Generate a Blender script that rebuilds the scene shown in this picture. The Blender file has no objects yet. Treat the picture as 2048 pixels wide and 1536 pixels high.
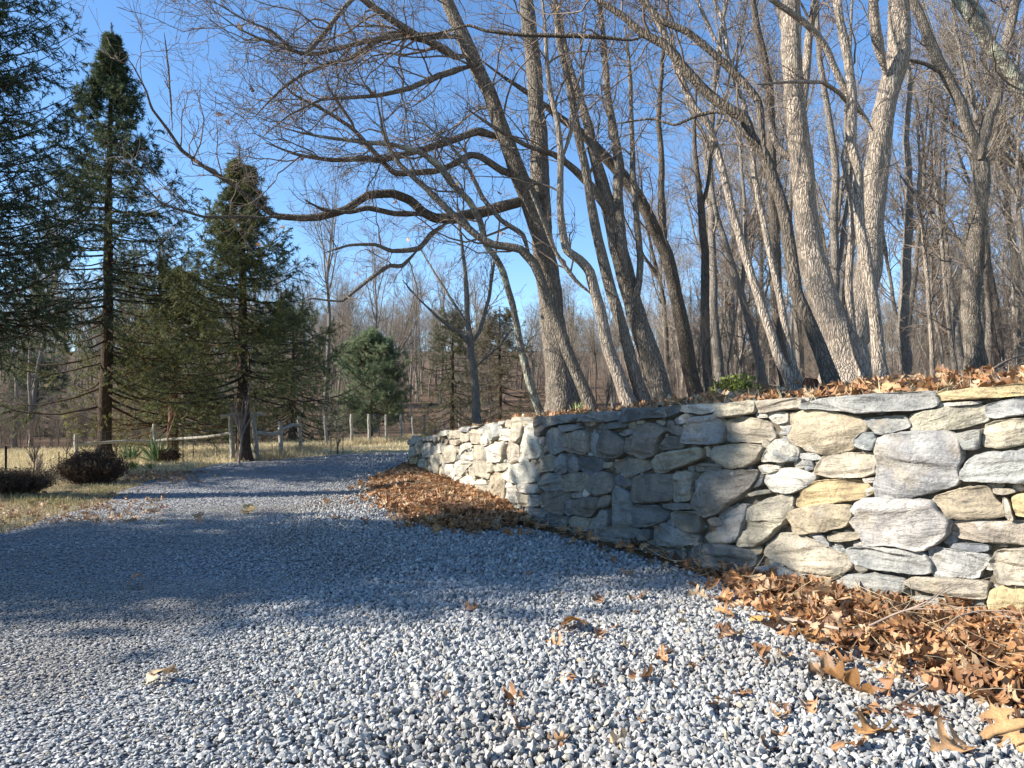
import bpy, math, random
import numpy as np
from mathutils import Vector, kdtree

# ------------------------------------------------------------------ camera, light, exposure
R = math.radians
scene = bpy.context.scene
COL = scene.collection
F_PX, CX, CY = 1490.0, 1024.0, 768.0          # measured on the 2048 px photograph
CAM_H = 1.1
PITCH = math.atan(64 / F_PX)

cam_d = bpy.data.cameras.new('camera')
cam = bpy.data.objects.new('camera', cam_d)
COL.objects.link(cam)
cam_d.angle = 2 * math.atan(1024 / F_PX)
cam_d.clip_start, cam_d.clip_end = 0.05, 2000
cam.location = (0, 0, CAM_H)
cam.rotation_euler = (math.pi / 2 + PITCH, 0, 0)
scene.camera = cam

SUN_EL, SUN_AZ = R(29), R(-98)                 # azimuth from +Y towards +X: the sun stands at the left
world = bpy.data.worlds.new('World')
scene.world = world
world.use_nodes = True
wn = world.node_tree.nodes
sky = wn.new('ShaderNodeTexSky')
sky.sky_type = 'NISHITA'
sky.sun_disc = False
sky.sun_elevation = SUN_EL
sky.sun_rotation = SUN_AZ
sky.air_density, sky.dust_density, sky.ozone_density = 1.0, 0.0, 2.6
sky.altitude = 1200
hs = wn.new('ShaderNodeHueSaturation')
hs.inputs['Saturation'].default_value = 1.12
hs.inputs['Value'].default_value = 1.12
world.node_tree.links.new(sky.outputs[0], hs.inputs['Color'])
world.node_tree.links.new(hs.outputs[0], wn['Background'].inputs[0])
wn['Background'].inputs[1].default_value = 0.1

sun_d = bpy.data.lights.new('sun', 'SUN')
sun_d.energy, sun_d.angle, sun_d.color = 5.0, R(0.55), (1.0, 0.94, 0.84)
sun = bpy.data.objects.new('sun', sun_d)
COL.objects.link(sun)
_sd = Vector((math.sin(SUN_AZ) * math.cos(SUN_EL), math.cos(SUN_AZ) * math.cos(SUN_EL), math.sin(SUN_EL)))
sun.rotation_euler = _sd.to_track_quat('Z', 'Y').to_euler()
sun.location = _sd * 60
vs = scene.view_settings
vs.view_transform, vs.look, vs.gamma, vs.exposure = 'Standard', 'None', 1.0, 1.3
vs.use_curve_mapping = False
scene.cycles.max_bounces = 6
scene.cycles.diffuse_bounces = 3
scene.cycles.glossy_bounces = 2

# ------------------------------------------------------------------ helpers
rng = np.random.default_rng(11)

def pix(px, py, d):
    """the point at depth d (world Y) seen at photograph pixel px, py"""
    px = np.asarray(px, float); py = np.asarray(py, float); d = np.asarray(d, float)
    xc = (px - CX) / F_PX; yc = (CY - py) / F_PX
    dy = math.cos(PITCH) - yc * math.sin(PITCH)
    dz = math.sin(PITCH) + yc * math.cos(PITCH)
    return np.stack([xc / dy * d, d + 0 * xc, CAM_H + dz / dy * d], -1)

def gnd(px, py, z=0.0):
    """the point of height z seen at pixel px, py"""
    u = pix(px, py, 1.0)
    d = (z - CAM_H) / (u[..., 2] - CAM_H)
    return pix(px, py, d)

def vnoise(p, seed=0):
    p = np.asarray(p, float)
    i = np.floor(p).astype(np.int64); f = p - i
    f = f * f * (3 - 2 * f)
    def h(a, b, c):
        n = (a * 374761393 + b * 668265263 + c * 2147483647 + seed * 974634777) & 0xFFFFFFFF
        n = ((n ^ (n >> 13)) * 1274126177) & 0xFFFFFFFF
        n = ((n ^ (n >> 16)) * 2246822519) & 0xFFFFFFFF
        return ((n ^ (n >> 15)) & 0xFFFF) / 32767.5 - 1
    x, y, z = i[..., 0], i[..., 1], i[..., 2]
    fx, fy, fz = f[..., 0], f[..., 1], f[..., 2]
    def lx(b, c): return h(x, b, c) * (1 - fx) + h(x + 1, b, c) * fx
    a = lx(y, z) * (1 - fy) + lx(y + 1, z) * fy
    b = lx(y, z + 1) * (1 - fy) + lx(y + 1, z + 1) * fy
    return a * (1 - fz) + b * fz

def fbm(p, octv=4, seed=0):
    p = np.asarray(p, float); s = 0; a = 0.5
    for o in range(octv):
        s = s + a * vnoise(p * 2 ** o + o * 17.3, seed + o); a *= 0.5
    return s

def sstep(a, b, x):
    t = np.clip((x - a) / (b - a), 0, 1)
    return t * t * (3 - 2 * t)

def unit(v):
    return v / np.maximum(np.linalg.norm(v, axis=-1, keepdims=True), 1e-9)

class MB:
    """collects vertices and faces; build() links them as ONE mesh object"""
    def __init__(self):
        self.v, self.f, self.m, self.c, self.r, self.n = [], [], [], [], [], 0
    def add(self, V, Fc, mat=0, col=None, rest=None):
        V = np.asarray(V, np.float32).reshape(-1, 3)
        Fc = np.asarray(Fc, np.int32)
        self.v.append(V); self.f.append(Fc + self.n); self.m.append(np.full(len(Fc), mat, np.int32))
        if col is None: col = (0.5, 0.5, 0.5)
        col = np.asarray(col, np.float32)
        self.c.append(np.broadcast_to(col, (len(V), 3)))
        self.r.append(V if rest is None else np.asarray(rest, np.float32).reshape(-1, 3))
        self.n += len(V)
        return self
    def build(self, name, mats, parent=None, smooth=True, origin=None):
        me = bpy.data.meshes.new(name)
        V = np.concatenate(self.v)
        if origin is not None: V = V - np.asarray(origin, np.float32)
        loops = np.concatenate([f.ravel() for f in self.f])
        sizes = np.concatenate([np.full(len(f), f.shape[1], np.int32) for f in self.f])
        starts = np.concatenate([[0], np.cumsum(sizes)[:-1]]).astype(np.int32)
        me.vertices.add(len(V)); me.vertices.foreach_set('co', V.astype(np.float32).ravel())
        me.loops.add(len(loops)); me.loops.foreach_set('vertex_index', loops.astype(np.int32))
        me.polygons.add(len(sizes)); me.polygons.foreach_set('loop_start', starts)
        me.polygons.foreach_set('loop_total', sizes)
        me.polygons.foreach_set('material_index', np.concatenate(self.m))
        me.polygons.foreach_set('use_smooth', np.full(len(sizes), smooth))
        me.update(calc_edges=True)
        C = np.concatenate(self.c)
        at = me.attributes.new('tint', 'FLOAT_COLOR', 'POINT')
        at.data.foreach_set('color', np.concatenate([C, np.ones((len(C), 1), np.float32)], 1).astype(np.float32).ravel())
        at = me.attributes.new('rest', 'FLOAT_VECTOR', 'POINT')
        at.data.foreach_set('vector', np.concatenate(self.r).astype(np.float32).ravel())
        for m in (mats if isinstance(mats, (list, tuple)) else [mats]): me.materials.append(m)
        o = bpy.data.objects.new(name, me)
        COL.objects.link(o)
        if parent is not None: o.parent = parent
        return o

def tag(o, label=None, cat=None, group=None, kind=None):
    if label: o['label'] = label
    if cat: o['category'] = cat
    if group: o['group'] = group
    if kind: o['kind'] = kind
    return o

def empty(name, loc, label, cat, group=None, rz=0):
    o = bpy.data.objects.new(name, None)
    o.empty_display_size = 0.2
    COL.objects.link(o)
    o.location = [float(a) for a in loc]; o.rotation_euler = (0, 0, rz)
    return tag(o, label, cat, group)

def copy_thing(root, loc, rz, sc, label, cat=None, group=None):
    c = root.copy(); COL.objects.link(c)
    c.location = [float(a) for a in loc]; c.rotation_euler = (0, 0, rz); c.scale = (sc, sc, sc)
    tag(c, label, cat, group)
    for ch in list(root.children):
        k = ch.copy(); COL.objects.link(k); k.parent = c
    return c

def spline(P, step, kink=0.0):
    """Catmull-Rom through the rows of P (x, y, z, extra...), about step metres apart"""
    P = np.asarray(P, float)
    if len(P) < 3:
        n = max(2, int(np.linalg.norm(P[-1, :3] - P[0, :3]) / step) + 1)
        t = np.linspace(0, 1, n)[:, None]
        return P[0] * (1 - t) + P[-1] * t
    Q = np.vstack([2 * P[0] - P[1], P, 2 * P[-1] - P[-2]]); out = []
    for i in range(1, len(Q) - 2):
        n = max(1, int(np.linalg.norm(Q[i + 1, :3] - Q[i, :3]) / step))
        t = (np.arange(n) / n)[:, None]
        a, b, c, d = Q[i - 1], Q[i], Q[i + 1], Q[i + 2]
        out.append(kink * (b * (1 - t) + c * t) + (1 - kink) * 0.5 * (2 * b + (c - a) * t + (2 * a - 5 * b + 4 * c - d) * t ** 2 + (3 * b - a - 3 * c + d) * t ** 3))
    out.append(P[-1:])
    return np.vstack(out)

def tubes(mb, P, Rr, k=3, mat=0, col=None):
    """m tubes at once: P (m, n, 3), Rr (m, n)"""
    m, n, _ = P.shape
    if m == 0: return
    T = unit(np.gradient(P, axis=1))
    D = unit(P[:, -1] - P[:, 0] + 1e-6)
    ref = np.where(np.abs(D[:, 2:3]) > 0.8, np.array([[1., 0, 0]]), np.array([[0., 0, 1]]))
    N = unit(np.cross(np.cross(T, ref[:, None, :]), T)); B = np.cross(T, N)
    a = np.arange(k) / k * 2 * np.pi
    V = P[:, :, None, :] + Rr[:, :, None, None] * (np.cos(a)[None, None, :, None] * N[:, :, None, :] + np.sin(a)[None, None, :, None] * B[:, :, None, :])
    idx = np.arange(m * n * k).reshape(m, n, k)
    q = np.stack([idx[:, :-1], np.roll(idx, -1, 2)[:, :-1], np.roll(idx, -1, 2)[:, 1:], idx[:, 1:]], -1)
    c = None
    if col is not None:
        c = np.repeat(np.asarray(col, np.float32).reshape(m, 3), n * k, 0)
    mb.add(V.reshape(-1, 3), q.reshape(-1, 4), mat, c)

def stem(mb, P, Rr, k=None, rough=1.0, mat=0, seed=0, flare=False, col=None):
    """one thick stem with parallel-transported rings and furrowed bark; P (n, 3), Rr (n)"""
    n = len(P); rm = float(np.max(Rr))
    if k is None: k = 36 if rm > 0.12 else (22 if rm > 0.05 else (12 if rm > 0.02 else 6))
    T = unit(np.gradient(P, axis=0))
    N = np.zeros_like(P)
    a0 = np.array([0, 1., 0]) if abs(T[0, 1]) < 0.8 else np.array([1., 0, 0])
    v = a0 - T[0] * (a0 @ T[0]); N[0] = v / np.linalg.norm(v)
    for i in range(1, n):
        v = N[i - 1] - T[i] * (N[i - 1] @ T[i]); N[i] = v / np.linalg.norm(v)
    B = np.cross(T, N)
    L = np.concatenate([[0], np.cumsum(np.linalg.norm(np.diff(P, axis=0), axis=1))])
    a = np.arange(k) / k * 2 * np.pi
    ca, sa = np.cos(a), np.sin(a)
    q = np.stack([ca[None] * Rr[:, None] * 22, sa[None] * Rr[:, None] * 22, np.broadcast_to(L[:, None] * 3.2, (n, k))], -1)
    rd = 1 - 2 * np.abs(vnoise(q, seed)) + 0.5 * vnoise(q * 2.3, seed + 5)
    low = vnoise(np.stack([ca[None] * 1.3 + 0 * L[:, None], sa[None] * 1.3 + 0 * L[:, None], np.broadcast_to(L[:, None] * 2.5, (n, k))], -1), seed + 9)
    rr = Rr[:, None] + rough * np.minimum(0.010, Rr[:, None] * 0.07) * rd + Rr[:, None] * 0.09 * low
    if flare:
        fl = np.exp(-np.maximum(L - 0.25, 0) / 0.22)[:, None]
        rr = rr * (1 + fl * (0.30 + 0.25 * np.maximum(0, np.sin(a * 5 + seed))[None]))
    V = P[:, None] + rr[..., None] * (ca[None, :, None] * N[:, None] + sa[None, :, None] * B[:, None])
    idx = np.arange(n * k).reshape(n, k)
    qd = np.stack([idx[:-1], np.roll(idx, -1, 1)[:-1], np.roll(idx, -1, 1)[1:], idx[1:]], -1).reshape(-1, 4)
    mb.add(V.reshape(-1, 3), qd, mat, col)
    for e in (0, n - 1):      # end caps
        ring = idx[e]; cen = V[e].mean(0)
        VV = np.vstack([V[e], cen[None]])
        j = np.arange(k)
        mb.add(VV, np.stack([j, (j + 1) % k, np.full(k, k)], -1), mat, col)

def grow(P0, D, L, n, wand, up, g=None, trop=(0, 0, 1)):
    g = g or rng
    m = len(P0); d = unit(np.asarray(D, float)); pts = [np.asarray(P0, float)]
    tr = np.asarray(trop, float)
    for i in range(n):
        d = unit(d + g.normal(0, wand, (m, 3)) + up * tr)
        pts.append(pts[-1] + d * (np.asarray(L)[:, None] / n))
    return np.stack(pts, 1)

def spawn(P, Rr, cnt, t0, t1, a0, a1, g=None, flat=None):
    """cnt side shoots on each of the m tubes: starts, directions, radius there, place along"""
    g = g or rng
    m, n, _ = P.shape
    t = g.uniform(t0, t1, (m, cnt)); x = t * (n - 1)
    i = np.minimum(x.astype(int), n - 2); f = (x - i)[..., None]
    mm = np.arange(m)[:, None]
    S = P[mm, i] * (1 - f) + P[mm, i + 1] * f
    T = unit(P[mm, i + 1] - P[mm, i])
    rr = Rr[mm, i] * (1 - f[..., 0]) + Rr[mm, i + 1] * f[..., 0]
    v = g.normal(0, 1, (m, cnt, 3))
    if flat is not None: v = v * np.asarray(flat)
    v = unit(v - T * (v * T).sum(-1, keepdims=True))
    a = g.uniform(a0, a1, (m, cnt))[..., None]
    D = T * np.cos(a) + v * np.sin(a)
    return S.reshape(-1, 3), D.reshape(-1, 3), rr.ravel(), t.ravel()

def taper(m, n, r0, r1):
    t = np.linspace(0, 1, n)[None]
    return np.asarray(r0)[:, None] * (1 - t) + np.asarray(r1)[:, None] * t if np.ndim(r0) else np.full((m, 1), r0) * (1 - t) + r1 * t

def in_poly(x, y, poly):
    x = np.asarray(x); y = np.asarray(y); r = np.zeros(x.shape, bool)
    px, py = poly[:, 0], poly[:, 1]; j = len(poly) - 1
    for i in range(len(poly)):
        c = ((py[i] > y) != (py[j] > y)) & (x < (px[j] - px[i]) * (y - py[i]) / (py[j] - py[i] + 1e-12) + px[i])
        r ^= c; j = i
    return r

def poly_dist(x, y, poly):
    x = np.asarray(x)[..., None]; y = np.asarray(y)[..., None]
    a = poly; b = np.roll(poly, -1, 0); d = b - a
    t = np.clip(((x - a[:, 0]) * d[:, 0] + (y - a[:, 1]) * d[:, 1]) / ((d ** 2).sum(1) + 1e-12), 0, 1)
    return np.sqrt((x - a[:, 0] - t * d[:, 0]) ** 2 + (y - a[:, 1] - t * d[:, 1]) ** 2).min(-1)

# ------------------------------------------------------------------ materials
class NT:
    def __init__(self, name, rough=0.9, spec=0.25):
        self.mat = bpy.data.materials.new(name); self.mat.use_nodes = True
        self.t = self.mat.node_tree; self.n = self.t.nodes
        self.b = self.n['Principled BSDF']
        self.b.inputs['Roughness'].default_value = rough
        self.b.inputs['Specular IOR Level'].default_value = spec
    def link(self, a, b): self.t.links.new(a, b)
    def attr(self, nm, vec=False):
        a = self.n.new('ShaderNodeAttribute'); a.attribute_name = nm
        return a.outputs['Vector' if vec else 'Color']
    def obj(self): return self.n.new('ShaderNodeTexCoord').outputs['Object']
    def geo(self): return self.n.new('ShaderNodeNewGeometry').outputs['Position']
    def mapped(self, co, sc, rot=(0, 0, 0)):
        m = self.n.new('ShaderNodeMapping'); m.inputs['Scale'].default_value = sc; m.inputs['Rotation'].default_value = rot
        self.link(co, m.inputs['Vector']); return m.outputs[0]
    def noise(self, co, sc, det=4, rough=0.55, dist=0.0):
        x = self.n.new('ShaderNodeTexNoise'); x.inputs['Scale'].default_value = sc
        x.inputs['Detail'].default_value = det; x.inputs['Roughness'].default_value = rough
        x.inputs['Distortion'].default_value = dist
        self.link(co, x.inputs['Vector']); return x.outputs['Fac']
    def voro(self, co, sc, feat='F1', out='Distance'):
        x = self.n.new('ShaderNodeTexVoronoi'); x.feature = feat; x.inputs['Scale'].default_value = sc
        self.link(co, x.inputs['Vector']); return x.outputs[out]
    def ramp(self, fac, stops):
        r = self.n.new('ShaderNodeValToRGB'); e = r.color_ramp.elements
        while len(e) < len(stops): e.new(0.5)
        for k, (p, c) in zip(e, stops):
            k.position = p; k.color = (c, c, c, 1) if isinstance(c, (int, float)) else (*c, 1)
        self.link(fac, r.inputs[0]); return r.outputs[0]
    def mix(self, fac, a, b, mode='MIX'):
        m = self.n.new('ShaderNodeMix'); m.data_type = 'RGBA'; m.blend_type = mode
        for s, v in ((m.inputs[0], fac), (m.inputs[6], a), (m.inputs[7], b)):
            if isinstance(v, (int, float)): s.default_value = v
            elif isinstance(v, tuple): s.default_value = (*v, 1)
            else: self.link(v, s)
        return m.outputs[2]
    def math(self, op, a, b):
        m = self.n.new('ShaderNodeMath'); m.operation = op
        for s, v in ((m.inputs[0], a), (m.inputs[1], b)):
            if isinstance(v, (int, float)): s.default_value = v
            else: self.link(v, s)
        return m.outputs[0]
    def bump(self, h, strength, dist):
        b = self.n.new('ShaderNodeBump'); b.inputs['Strength'].default_value = strength; b.inputs['Distance'].default_value = dist
        self.link(h, b.inputs['Height']); self.link(b.outputs[0], self.b.inputs['Normal'])
    def color(self, c):
        if isinstance(c, tuple): self.b.inputs['Base Color'].default_value = (*c, 1)
        else: self.link(c, self.b.inputs['Base Color'])
        return self
    def trans(self, w):
        """thin leaf: part of the light goes through"""
        tr = self.n.new('ShaderNodeBsdfTranslucent'); mx = self.n.new('ShaderNodeMixShader'); mx.inputs[0].default_value = w
        src = self.b.inputs['Base Color']
        if src.is_linked: self.link(src.links[0].from_socket, tr.inputs[0])
        else: tr.inputs[0].default_value = src.default_value
        self.link(self.b.outputs[0], mx.inputs[1]); self.link(tr.outputs[0], mx.inputs[2])
        self.link(mx.outputs[0], self.n['Material Output'].inputs['Surface'])

def m_bark(name, lo, hi, lichen=None, lf=0.62, sc=40, el=0.15):
    t = NT(name, 0.95, 0.1); co = t.obj()
    wob = t.n.new('ShaderNodeTexNoise'); wob.inputs['Scale'].default_value = 5; wob.inputs['Detail'].default_value = 4
    t.link(co, wob.inputs['Vector'])
    ad = t.n.new('ShaderNodeVectorMath'); ad.operation = 'MULTIPLY_ADD'
    t.link(wob.outputs['Color'], ad.inputs[0]); ad.inputs[1].default_value = (0.11, 0.11, 0.11); t.link(co, ad.inputs[2])
    s = t.mapped(ad.outputs[0], (1, 1, el))
    ed = t.voro(s, sc, 'DISTANCE_TO_EDGE'); n = t.noise(t.mapped(co, (1, 1, 0.35)), 60, 5, 0.7); b = t.noise(co, 2.2, 4, 0.6)
    pl = t.voro(s, sc, 'F1', 'Color'); bw = t.n.new('ShaderNodeRGBToBW'); t.link(pl, bw.inputs[0])
    plate = t.mix(bw.outputs[0], tuple(x * 0.78 for x in hi), tuple(min(1, x * 1.2) for x in hi))
    crack = t.math('MULTIPLY', t.ramp(ed, [(0.0, 0.0), (0.13, 1.0)]), t.ramp(n, [(0.3, 0.55), (0.5, 1.0)]))
    c = t.mix(crack, lo, plate)
    c = t.mix(t.ramp(b, [(0.42, 0.0), (0.68, 0.6)]), c, tuple(x * 0.6 for x in hi))
    if lichen:
        l = t.noise(co, 6.5, 5, 0.6)
        c = t.mix(t.ramp(l, [(lf, 0.0), (lf + 0.07, 0.7)]), c, lichen)
    t.color(c); t.bump(t.math('ADD', t.ramp(ed, [(0.0, 0.0), (0.3, 1.0)]), t.math('MULTIPLY', n, 0.5)), 1.0, 0.012)
    return t.mat

BARK_GREY = m_bark('bark_grey', (0.055, 0.046, 0.038), (0.265, 0.225, 0.18), (0.30, 0.31, 0.25), 0.63)
BARK_PALE = m_bark('bark_pale', (0.10, 0.08, 0.062), (0.42, 0.35, 0.28), (0.48, 0.45, 0.38), 0.66)
BARK_DARK = m_bark('bark_dark', (0.04, 0.033, 0.027), (0.175, 0.145, 0.115))
BARK_LICHEN = m_bark('bark_lichen', (0.07, 0.06, 0.05), (0.30, 0.26, 0.21), (0.40, 0.42, 0.32), 0.50)
BARK_WOODS = m_bark('bark_woods', (0.08, 0.068, 0.058), (0.30, 0.26, 0.215))
BARK_SPRUCE = m_bark('bark_spruce', (0.025, 0.018, 0.014), (0.105, 0.075, 0.055))
BARK_WARM = m_bark('bark_warm', (0.06, 0.038, 0.02), (0.24, 0.15, 0.075))
WOOD_POST = m_bark('weathered_wood', (0.22, 0.20, 0.165), (0.52, 0.48, 0.41))

def m_flat(name, c, rough=0.85, var=0.35):
    t = NT(name, rough, 0.2); n = t.noise(t.obj(), 9, 3)
    t.color(t.mix(t.ramp(n, [(0.3, 0.0), (0.7, 1.0)]), tuple(x * (1 - var) for x in c), tuple(min(1, x * (1 + var)) for x in c)))
    return t.mat
TWIG = m_flat('twig', (0.175, 0.135, 0.105))
TWIG_PALE = m_flat('twig_pale', (0.27, 0.21, 0.165))
TWIG_WOODS = m_flat('twig_woods', (0.225, 0.185, 0.145))
TWIG_RED = m_flat('twig_shrub', (0.085, 0.056, 0.042))
IRON = m_flat('dark_metal', (0.03, 0.028, 0.027), 0.6)
WIRE = m_flat('galvanised_wire', (0.10, 0.11, 0.11), 0.5)

def m_tint(name, rough=0.7, trans=0.25, spec=0.3):
    t = NT(name, rough, spec); t.color(t.attr('tint'))
    if trans: t.trans(trans)
    return t.mat
NEEDLE = m_tint('needles', 0.6, 0.3)
BLADE = m_tint('grass_blade', 0.8, 0.25, 0.1)
_t = NT('dead_leaf', 0.55, 0.35)
_n = _t.noise(_t.attr('rest', True), 26, 4, 0.6)
_t.color(_t.mix(_t.ramp(_n, [(0.35, 0.0), (0.75, 0.6)]), _t.attr('tint'), (0.16, 0.075, 0.035)))
_t.trans(0.18)
LEAF = _t.mat

_t = NT('fieldstone', 0.88, 0.25)
_r = _t.attr('rest', True)
_lay = _t.noise(_t.mapped(_r, (1.5, 1.5, 6)), 3.6, 7, 0.68, 0.9)
_mot = _t.noise(_r, 7.5, 6, 0.62)
_fin = _t.noise(_r, 60, 4, 0.65)
_c = _t.mix(_t.ramp(_mot, [(0.3, 0.0), (0.72, 1.0)]), _t.mix(1.0, _t.attr('tint'), (0.55, 0.55, 0.57), 'MULTIPLY'), _t.mix(1.0, _t.attr('tint'), (1.28, 1.25, 1.2), 'MULTIPLY'))
_c = _t.mix(_t.ramp(_lay, [(0.33, 0.7), (0.41, 0.0)]), _c, (0.13, 0.12, 0.11))
_c = _t.mix(_t.ramp(_t.noise(_r, 3.1, 4, 0.6), [(0.55, 0.0), (0.74, 0.5)]), _c, (0.38, 0.30, 0.19))
_c = _t.mix(_t.ramp(_t.noise(_r, 5.3, 5, 0.65, 0.8), [(0.63, 0.0), (0.70, 0.55)]), _c, (0.66, 0.64, 0.58))
_c = _t.mix(_t.ramp(_fin, [(0.28, 0.6), (0.48, 0.0)]), _c, (0.10, 0.095, 0.09))
_t.color(_c)
_t.bump(_t.math('ADD', _t.math('MULTIPLY', _lay, 1.2), _t.math('MULTIPLY', _fin, 0.45)), 1.0, 0.022)
STONE = _t.mat

_t = NT('wall_core', 1.0, 0.05)
_n = _t.noise(_t.obj(), 22, 5, 0.7)
_t.color(_t.mix(_n, (0.05, 0.043, 0.035), (0.24, 0.20, 0.15))); _t.bump(_n, 1.0, 0.03)
CORE = _t.mat

_t = NT('gravel_chip', 0.85, 0.25)
_n = _t.noise(_t.obj(), 90, 3, 0.6)
_t.color(_t.mix(1.0, _t.attr('tint'), _t.ramp(_n, [(0.25, 0.72), (0.75, 1.15)]), 'MULTIPLY'))
CHIP = _t.mat

_t = NT('gravel_bed', 0.9, 0.2)
_g = _t.geo()
_v = _t.voro(_g, 34, 'F1', 'Color'); _vd = _t.voro(_g, 34, 'F1', 'Distance')
_bw = _t.n.new('ShaderNodeRGBToBW'); _t.link(_v, _bw.inputs[0])
_c = _t.ramp(_bw.outputs[0], [(0.15, (0.17, 0.18, 0.20)), (0.5, (0.34, 0.35, 0.37)), (0.85, (0.58, 0.58, 0.58))])
_c = _t.mix(_t.ramp(_vd, [(0.35, 0.0), (0.75, 0.9)]), _c, (0.09, 0.09, 0.10))
_c = _t.mix(_t.ramp(_t.noise(_g, 0.9, 5, 0.6), [(0.45, 0.0), (0.75, 0.45)]), _c, (0.24, 0.215, 0.18))
_t.color(_c); _t.bump(_t.math('SUBTRACT', 1.0, _vd), 1.0, 0.03)
GRAVEL = _t.mat

_t = NT('ground_cover', 0.98, 0.05)
_g = _t.geo()
_n1 = _t.noise(_g, 1.3, 6, 0.65); _n2 = _t.noise(_g, 14, 5, 0.7); _n3 = _t.noise(_g, 60, 3, 0.7)
_c = _t.mix(_t.ramp(_n2, [(0.3, 0.0), (0.7, 1.0)]), _t.mix(1.0, _t.attr('tint'), (0.6, 0.58, 0.55), 'MULTIPLY'), _t.mix(1.0, _t.attr('tint'), (1.25, 1.22, 1.15), 'MULTIPLY'))
_c = _t.mix(_t.ramp(_n1, [(0.4, 0.0), (0.75, 0.4)]), _c, (0.22, 0.16, 0.09))
_t.color(_c); _t.bump(_t.math('ADD', _n2, _n3), 0.8, 0.05)
GROUND = _t.mat
# ------------------------------------------------------------------ the lie of the land
WY = np.array([1.0, 2.3, 3.7, 4.92, 5.857, 7.0, 7.7, 9.47, 12.5, 15.2])
WX = np.array([6.0, 4.2, 2.545, 1.57, 1.085, 0.47, 0.13, -0.29, -1.27, -2.13])
_yy = np.linspace(1.0, 15.2, 400)
_xx = np.interp(_yy, WY, WX)
for _ in range(60): _xx[1:-1] = 0.25 * _xx[:-2] + 0.5 * _xx[1:-1] + 0.25 * _xx[2:]
def wall_x(y): return np.interp(y, _yy, _xx)
def wall_top(y): return np.interp(y, [1, 3.7, 5, 6, 7.7, 10.7, 14.5, 15.2], [1.36, 1.27, 1.20, 1.16, 1.09, 0.92, 0.66, 0.62])
def bank_edge(y):
    return np.where(y <= 15.2, wall_x(np.minimum(y, 15.2)), np.interp(y, [15.2, 17, 22, 30, 45, 90], [-2.13, -1.2, 1.5, 4.0, 6.0, 10.0]))
def field_z(x, y):
    x = np.asarray(x, float); y = np.asarray(y, float)
    return 0.012 * np.maximum(0, y - 42) + 0.085 * np.maximum(0, y - 62) * sstep(62, 90, y) + 0.02 * fbm(np.stack([x * .3, y * .3, 0 * x], -1), 3, 4) * sstep(16, 24, y)
def bank_z(x, y):
    x = np.asarray(x, float); y = np.asarray(y, float)
    dx = np.maximum(x - bank_edge(y), 0)
    h = wall_top(np.minimum(y, 15.2)) - 0.08 + 0.15 * np.minimum(dx, 9) ** 0.73
    h = h + 0.05 * fbm(np.stack([x * .9, y * .9, 0 * x], -1), 3, 8)
    k = np.where(y > 15.2, sstep(0, 6, dx) * 1.0, 1.0)
    return h * k - 0.05 * (y > 15.2) + 0.018 * np.maximum(0, y - 15.2) * k
def ground_z(x, y):
    x = np.asarray(x, float); y = np.asarray(y, float)
    return np.where(x > bank_edge(y) + 0.1, np.maximum(bank_z(x, y), field_z(x, y)), field_z(x, y))

ROAD = np.array([(-5.6, -8), (-5.0, 2), (-4.85, 7), (-4.9, 8.3), (-5.6, 10.7), (-6.4, 13.9), (-6.75, 16.7), (-6.3, 18.6), (-5.5, 19.9), (-4.7, 21.4), (-3, 22.3), (0, 23.2), (4, 24)], float)
def road_l(y): return np.interp(y, ROAD[:10, 1], ROAD[:10, 0]) + 0.18 * vnoise(np.stack([y * 1.1, 0 * y, 0 * y], -1), 3)

FIELD_C, SOIL_C, WOOD_C, LAWN_C = (0.56, 0.47, 0.28), (0.21, 0.16, 0.105), (0.145, 0.098, 0.072), (0.44, 0.38, 0.18)
def wood_edge(x, y):
    """how far out (world Y) the field gives way to the woods, seen along the direction of x, y"""
    return np.interp(np.asarray(x) / np.maximum(np.asarray(y), .5), [-.85, -.69, -.50, -.36, -.33, -.28, -.10, .05], [21, 23.5, 26, 28, 31, 35, 41, 44])
def sheet(xs, ys, zf):
    X, Y = np.meshgrid(xs, ys); Z = zf(X, Y)
    n, m = X.shape; i = np.arange(n * m).reshape(n, m)
    q = np.stack([i[:-1, :-1], i[:-1, 1:], i[1:, 1:], i[1:, :-1]], -1).reshape(-1, 4)
    return X, Y, Z, q
def axis_pts(a, b, fine0, fine1, st, coarse):
    p = [fine0]
    while p[-1] < fine1: p.append(p[-1] + st)
    s = st
    while p[-1] < b: s = min(s * 1.25, coarse); p.append(p[-1] + s)
    q = [fine0]; s = st
    while q[-1] > a: s = min(s * 1.25, coarse); q.append(q[-1] - s)
    return np.array(q[:0:-1] + p)
xs = axis_pts(-400, 400, -22, 8, 0.3, 14); ys = axis_pts(-60, 700, -2, 48, 0.3, 14)
X, Y, Z, q = sheet(xs, ys, lambda x, y: field_z(x, y) - 0.012)
wd = sstep(-.8, .8, Y - wood_edge(X, Y) + 1.3 * vnoise(np.stack([X * .4, Y * .4, 0 * X], -1), 2))
soil = (1 - sstep(10, 17.5, Y + 0.12 * (X + 5))) * (X < -3)
soil = np.maximum(soil, sstep(1.3, 0.2, np.hypot((X + 9.2) / 2.2, (Y - 15) / 1.6)))
lawn = sstep(-6.5, -5, X) * sstep(20, 21, Y) * (1 - sstep(-2.2, 0.4, (Y - 22.2) - 1.35 * (X + 5)))
mixc = lambda a, b, k: a * (1 - k[..., None]) + np.array(b) * k[..., None]
Cc = mixc(mixc(mixc(np.broadcast_to(np.array(FIELD_C), X.shape + (3,)), LAWN_C, lawn), SOIL_C, soil * .85), WOOD_C, wd)
mb = MB(); mb.add(np.stack([X, Y, Z], -1), q, 0, Cc.reshape(-1, 3))
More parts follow.
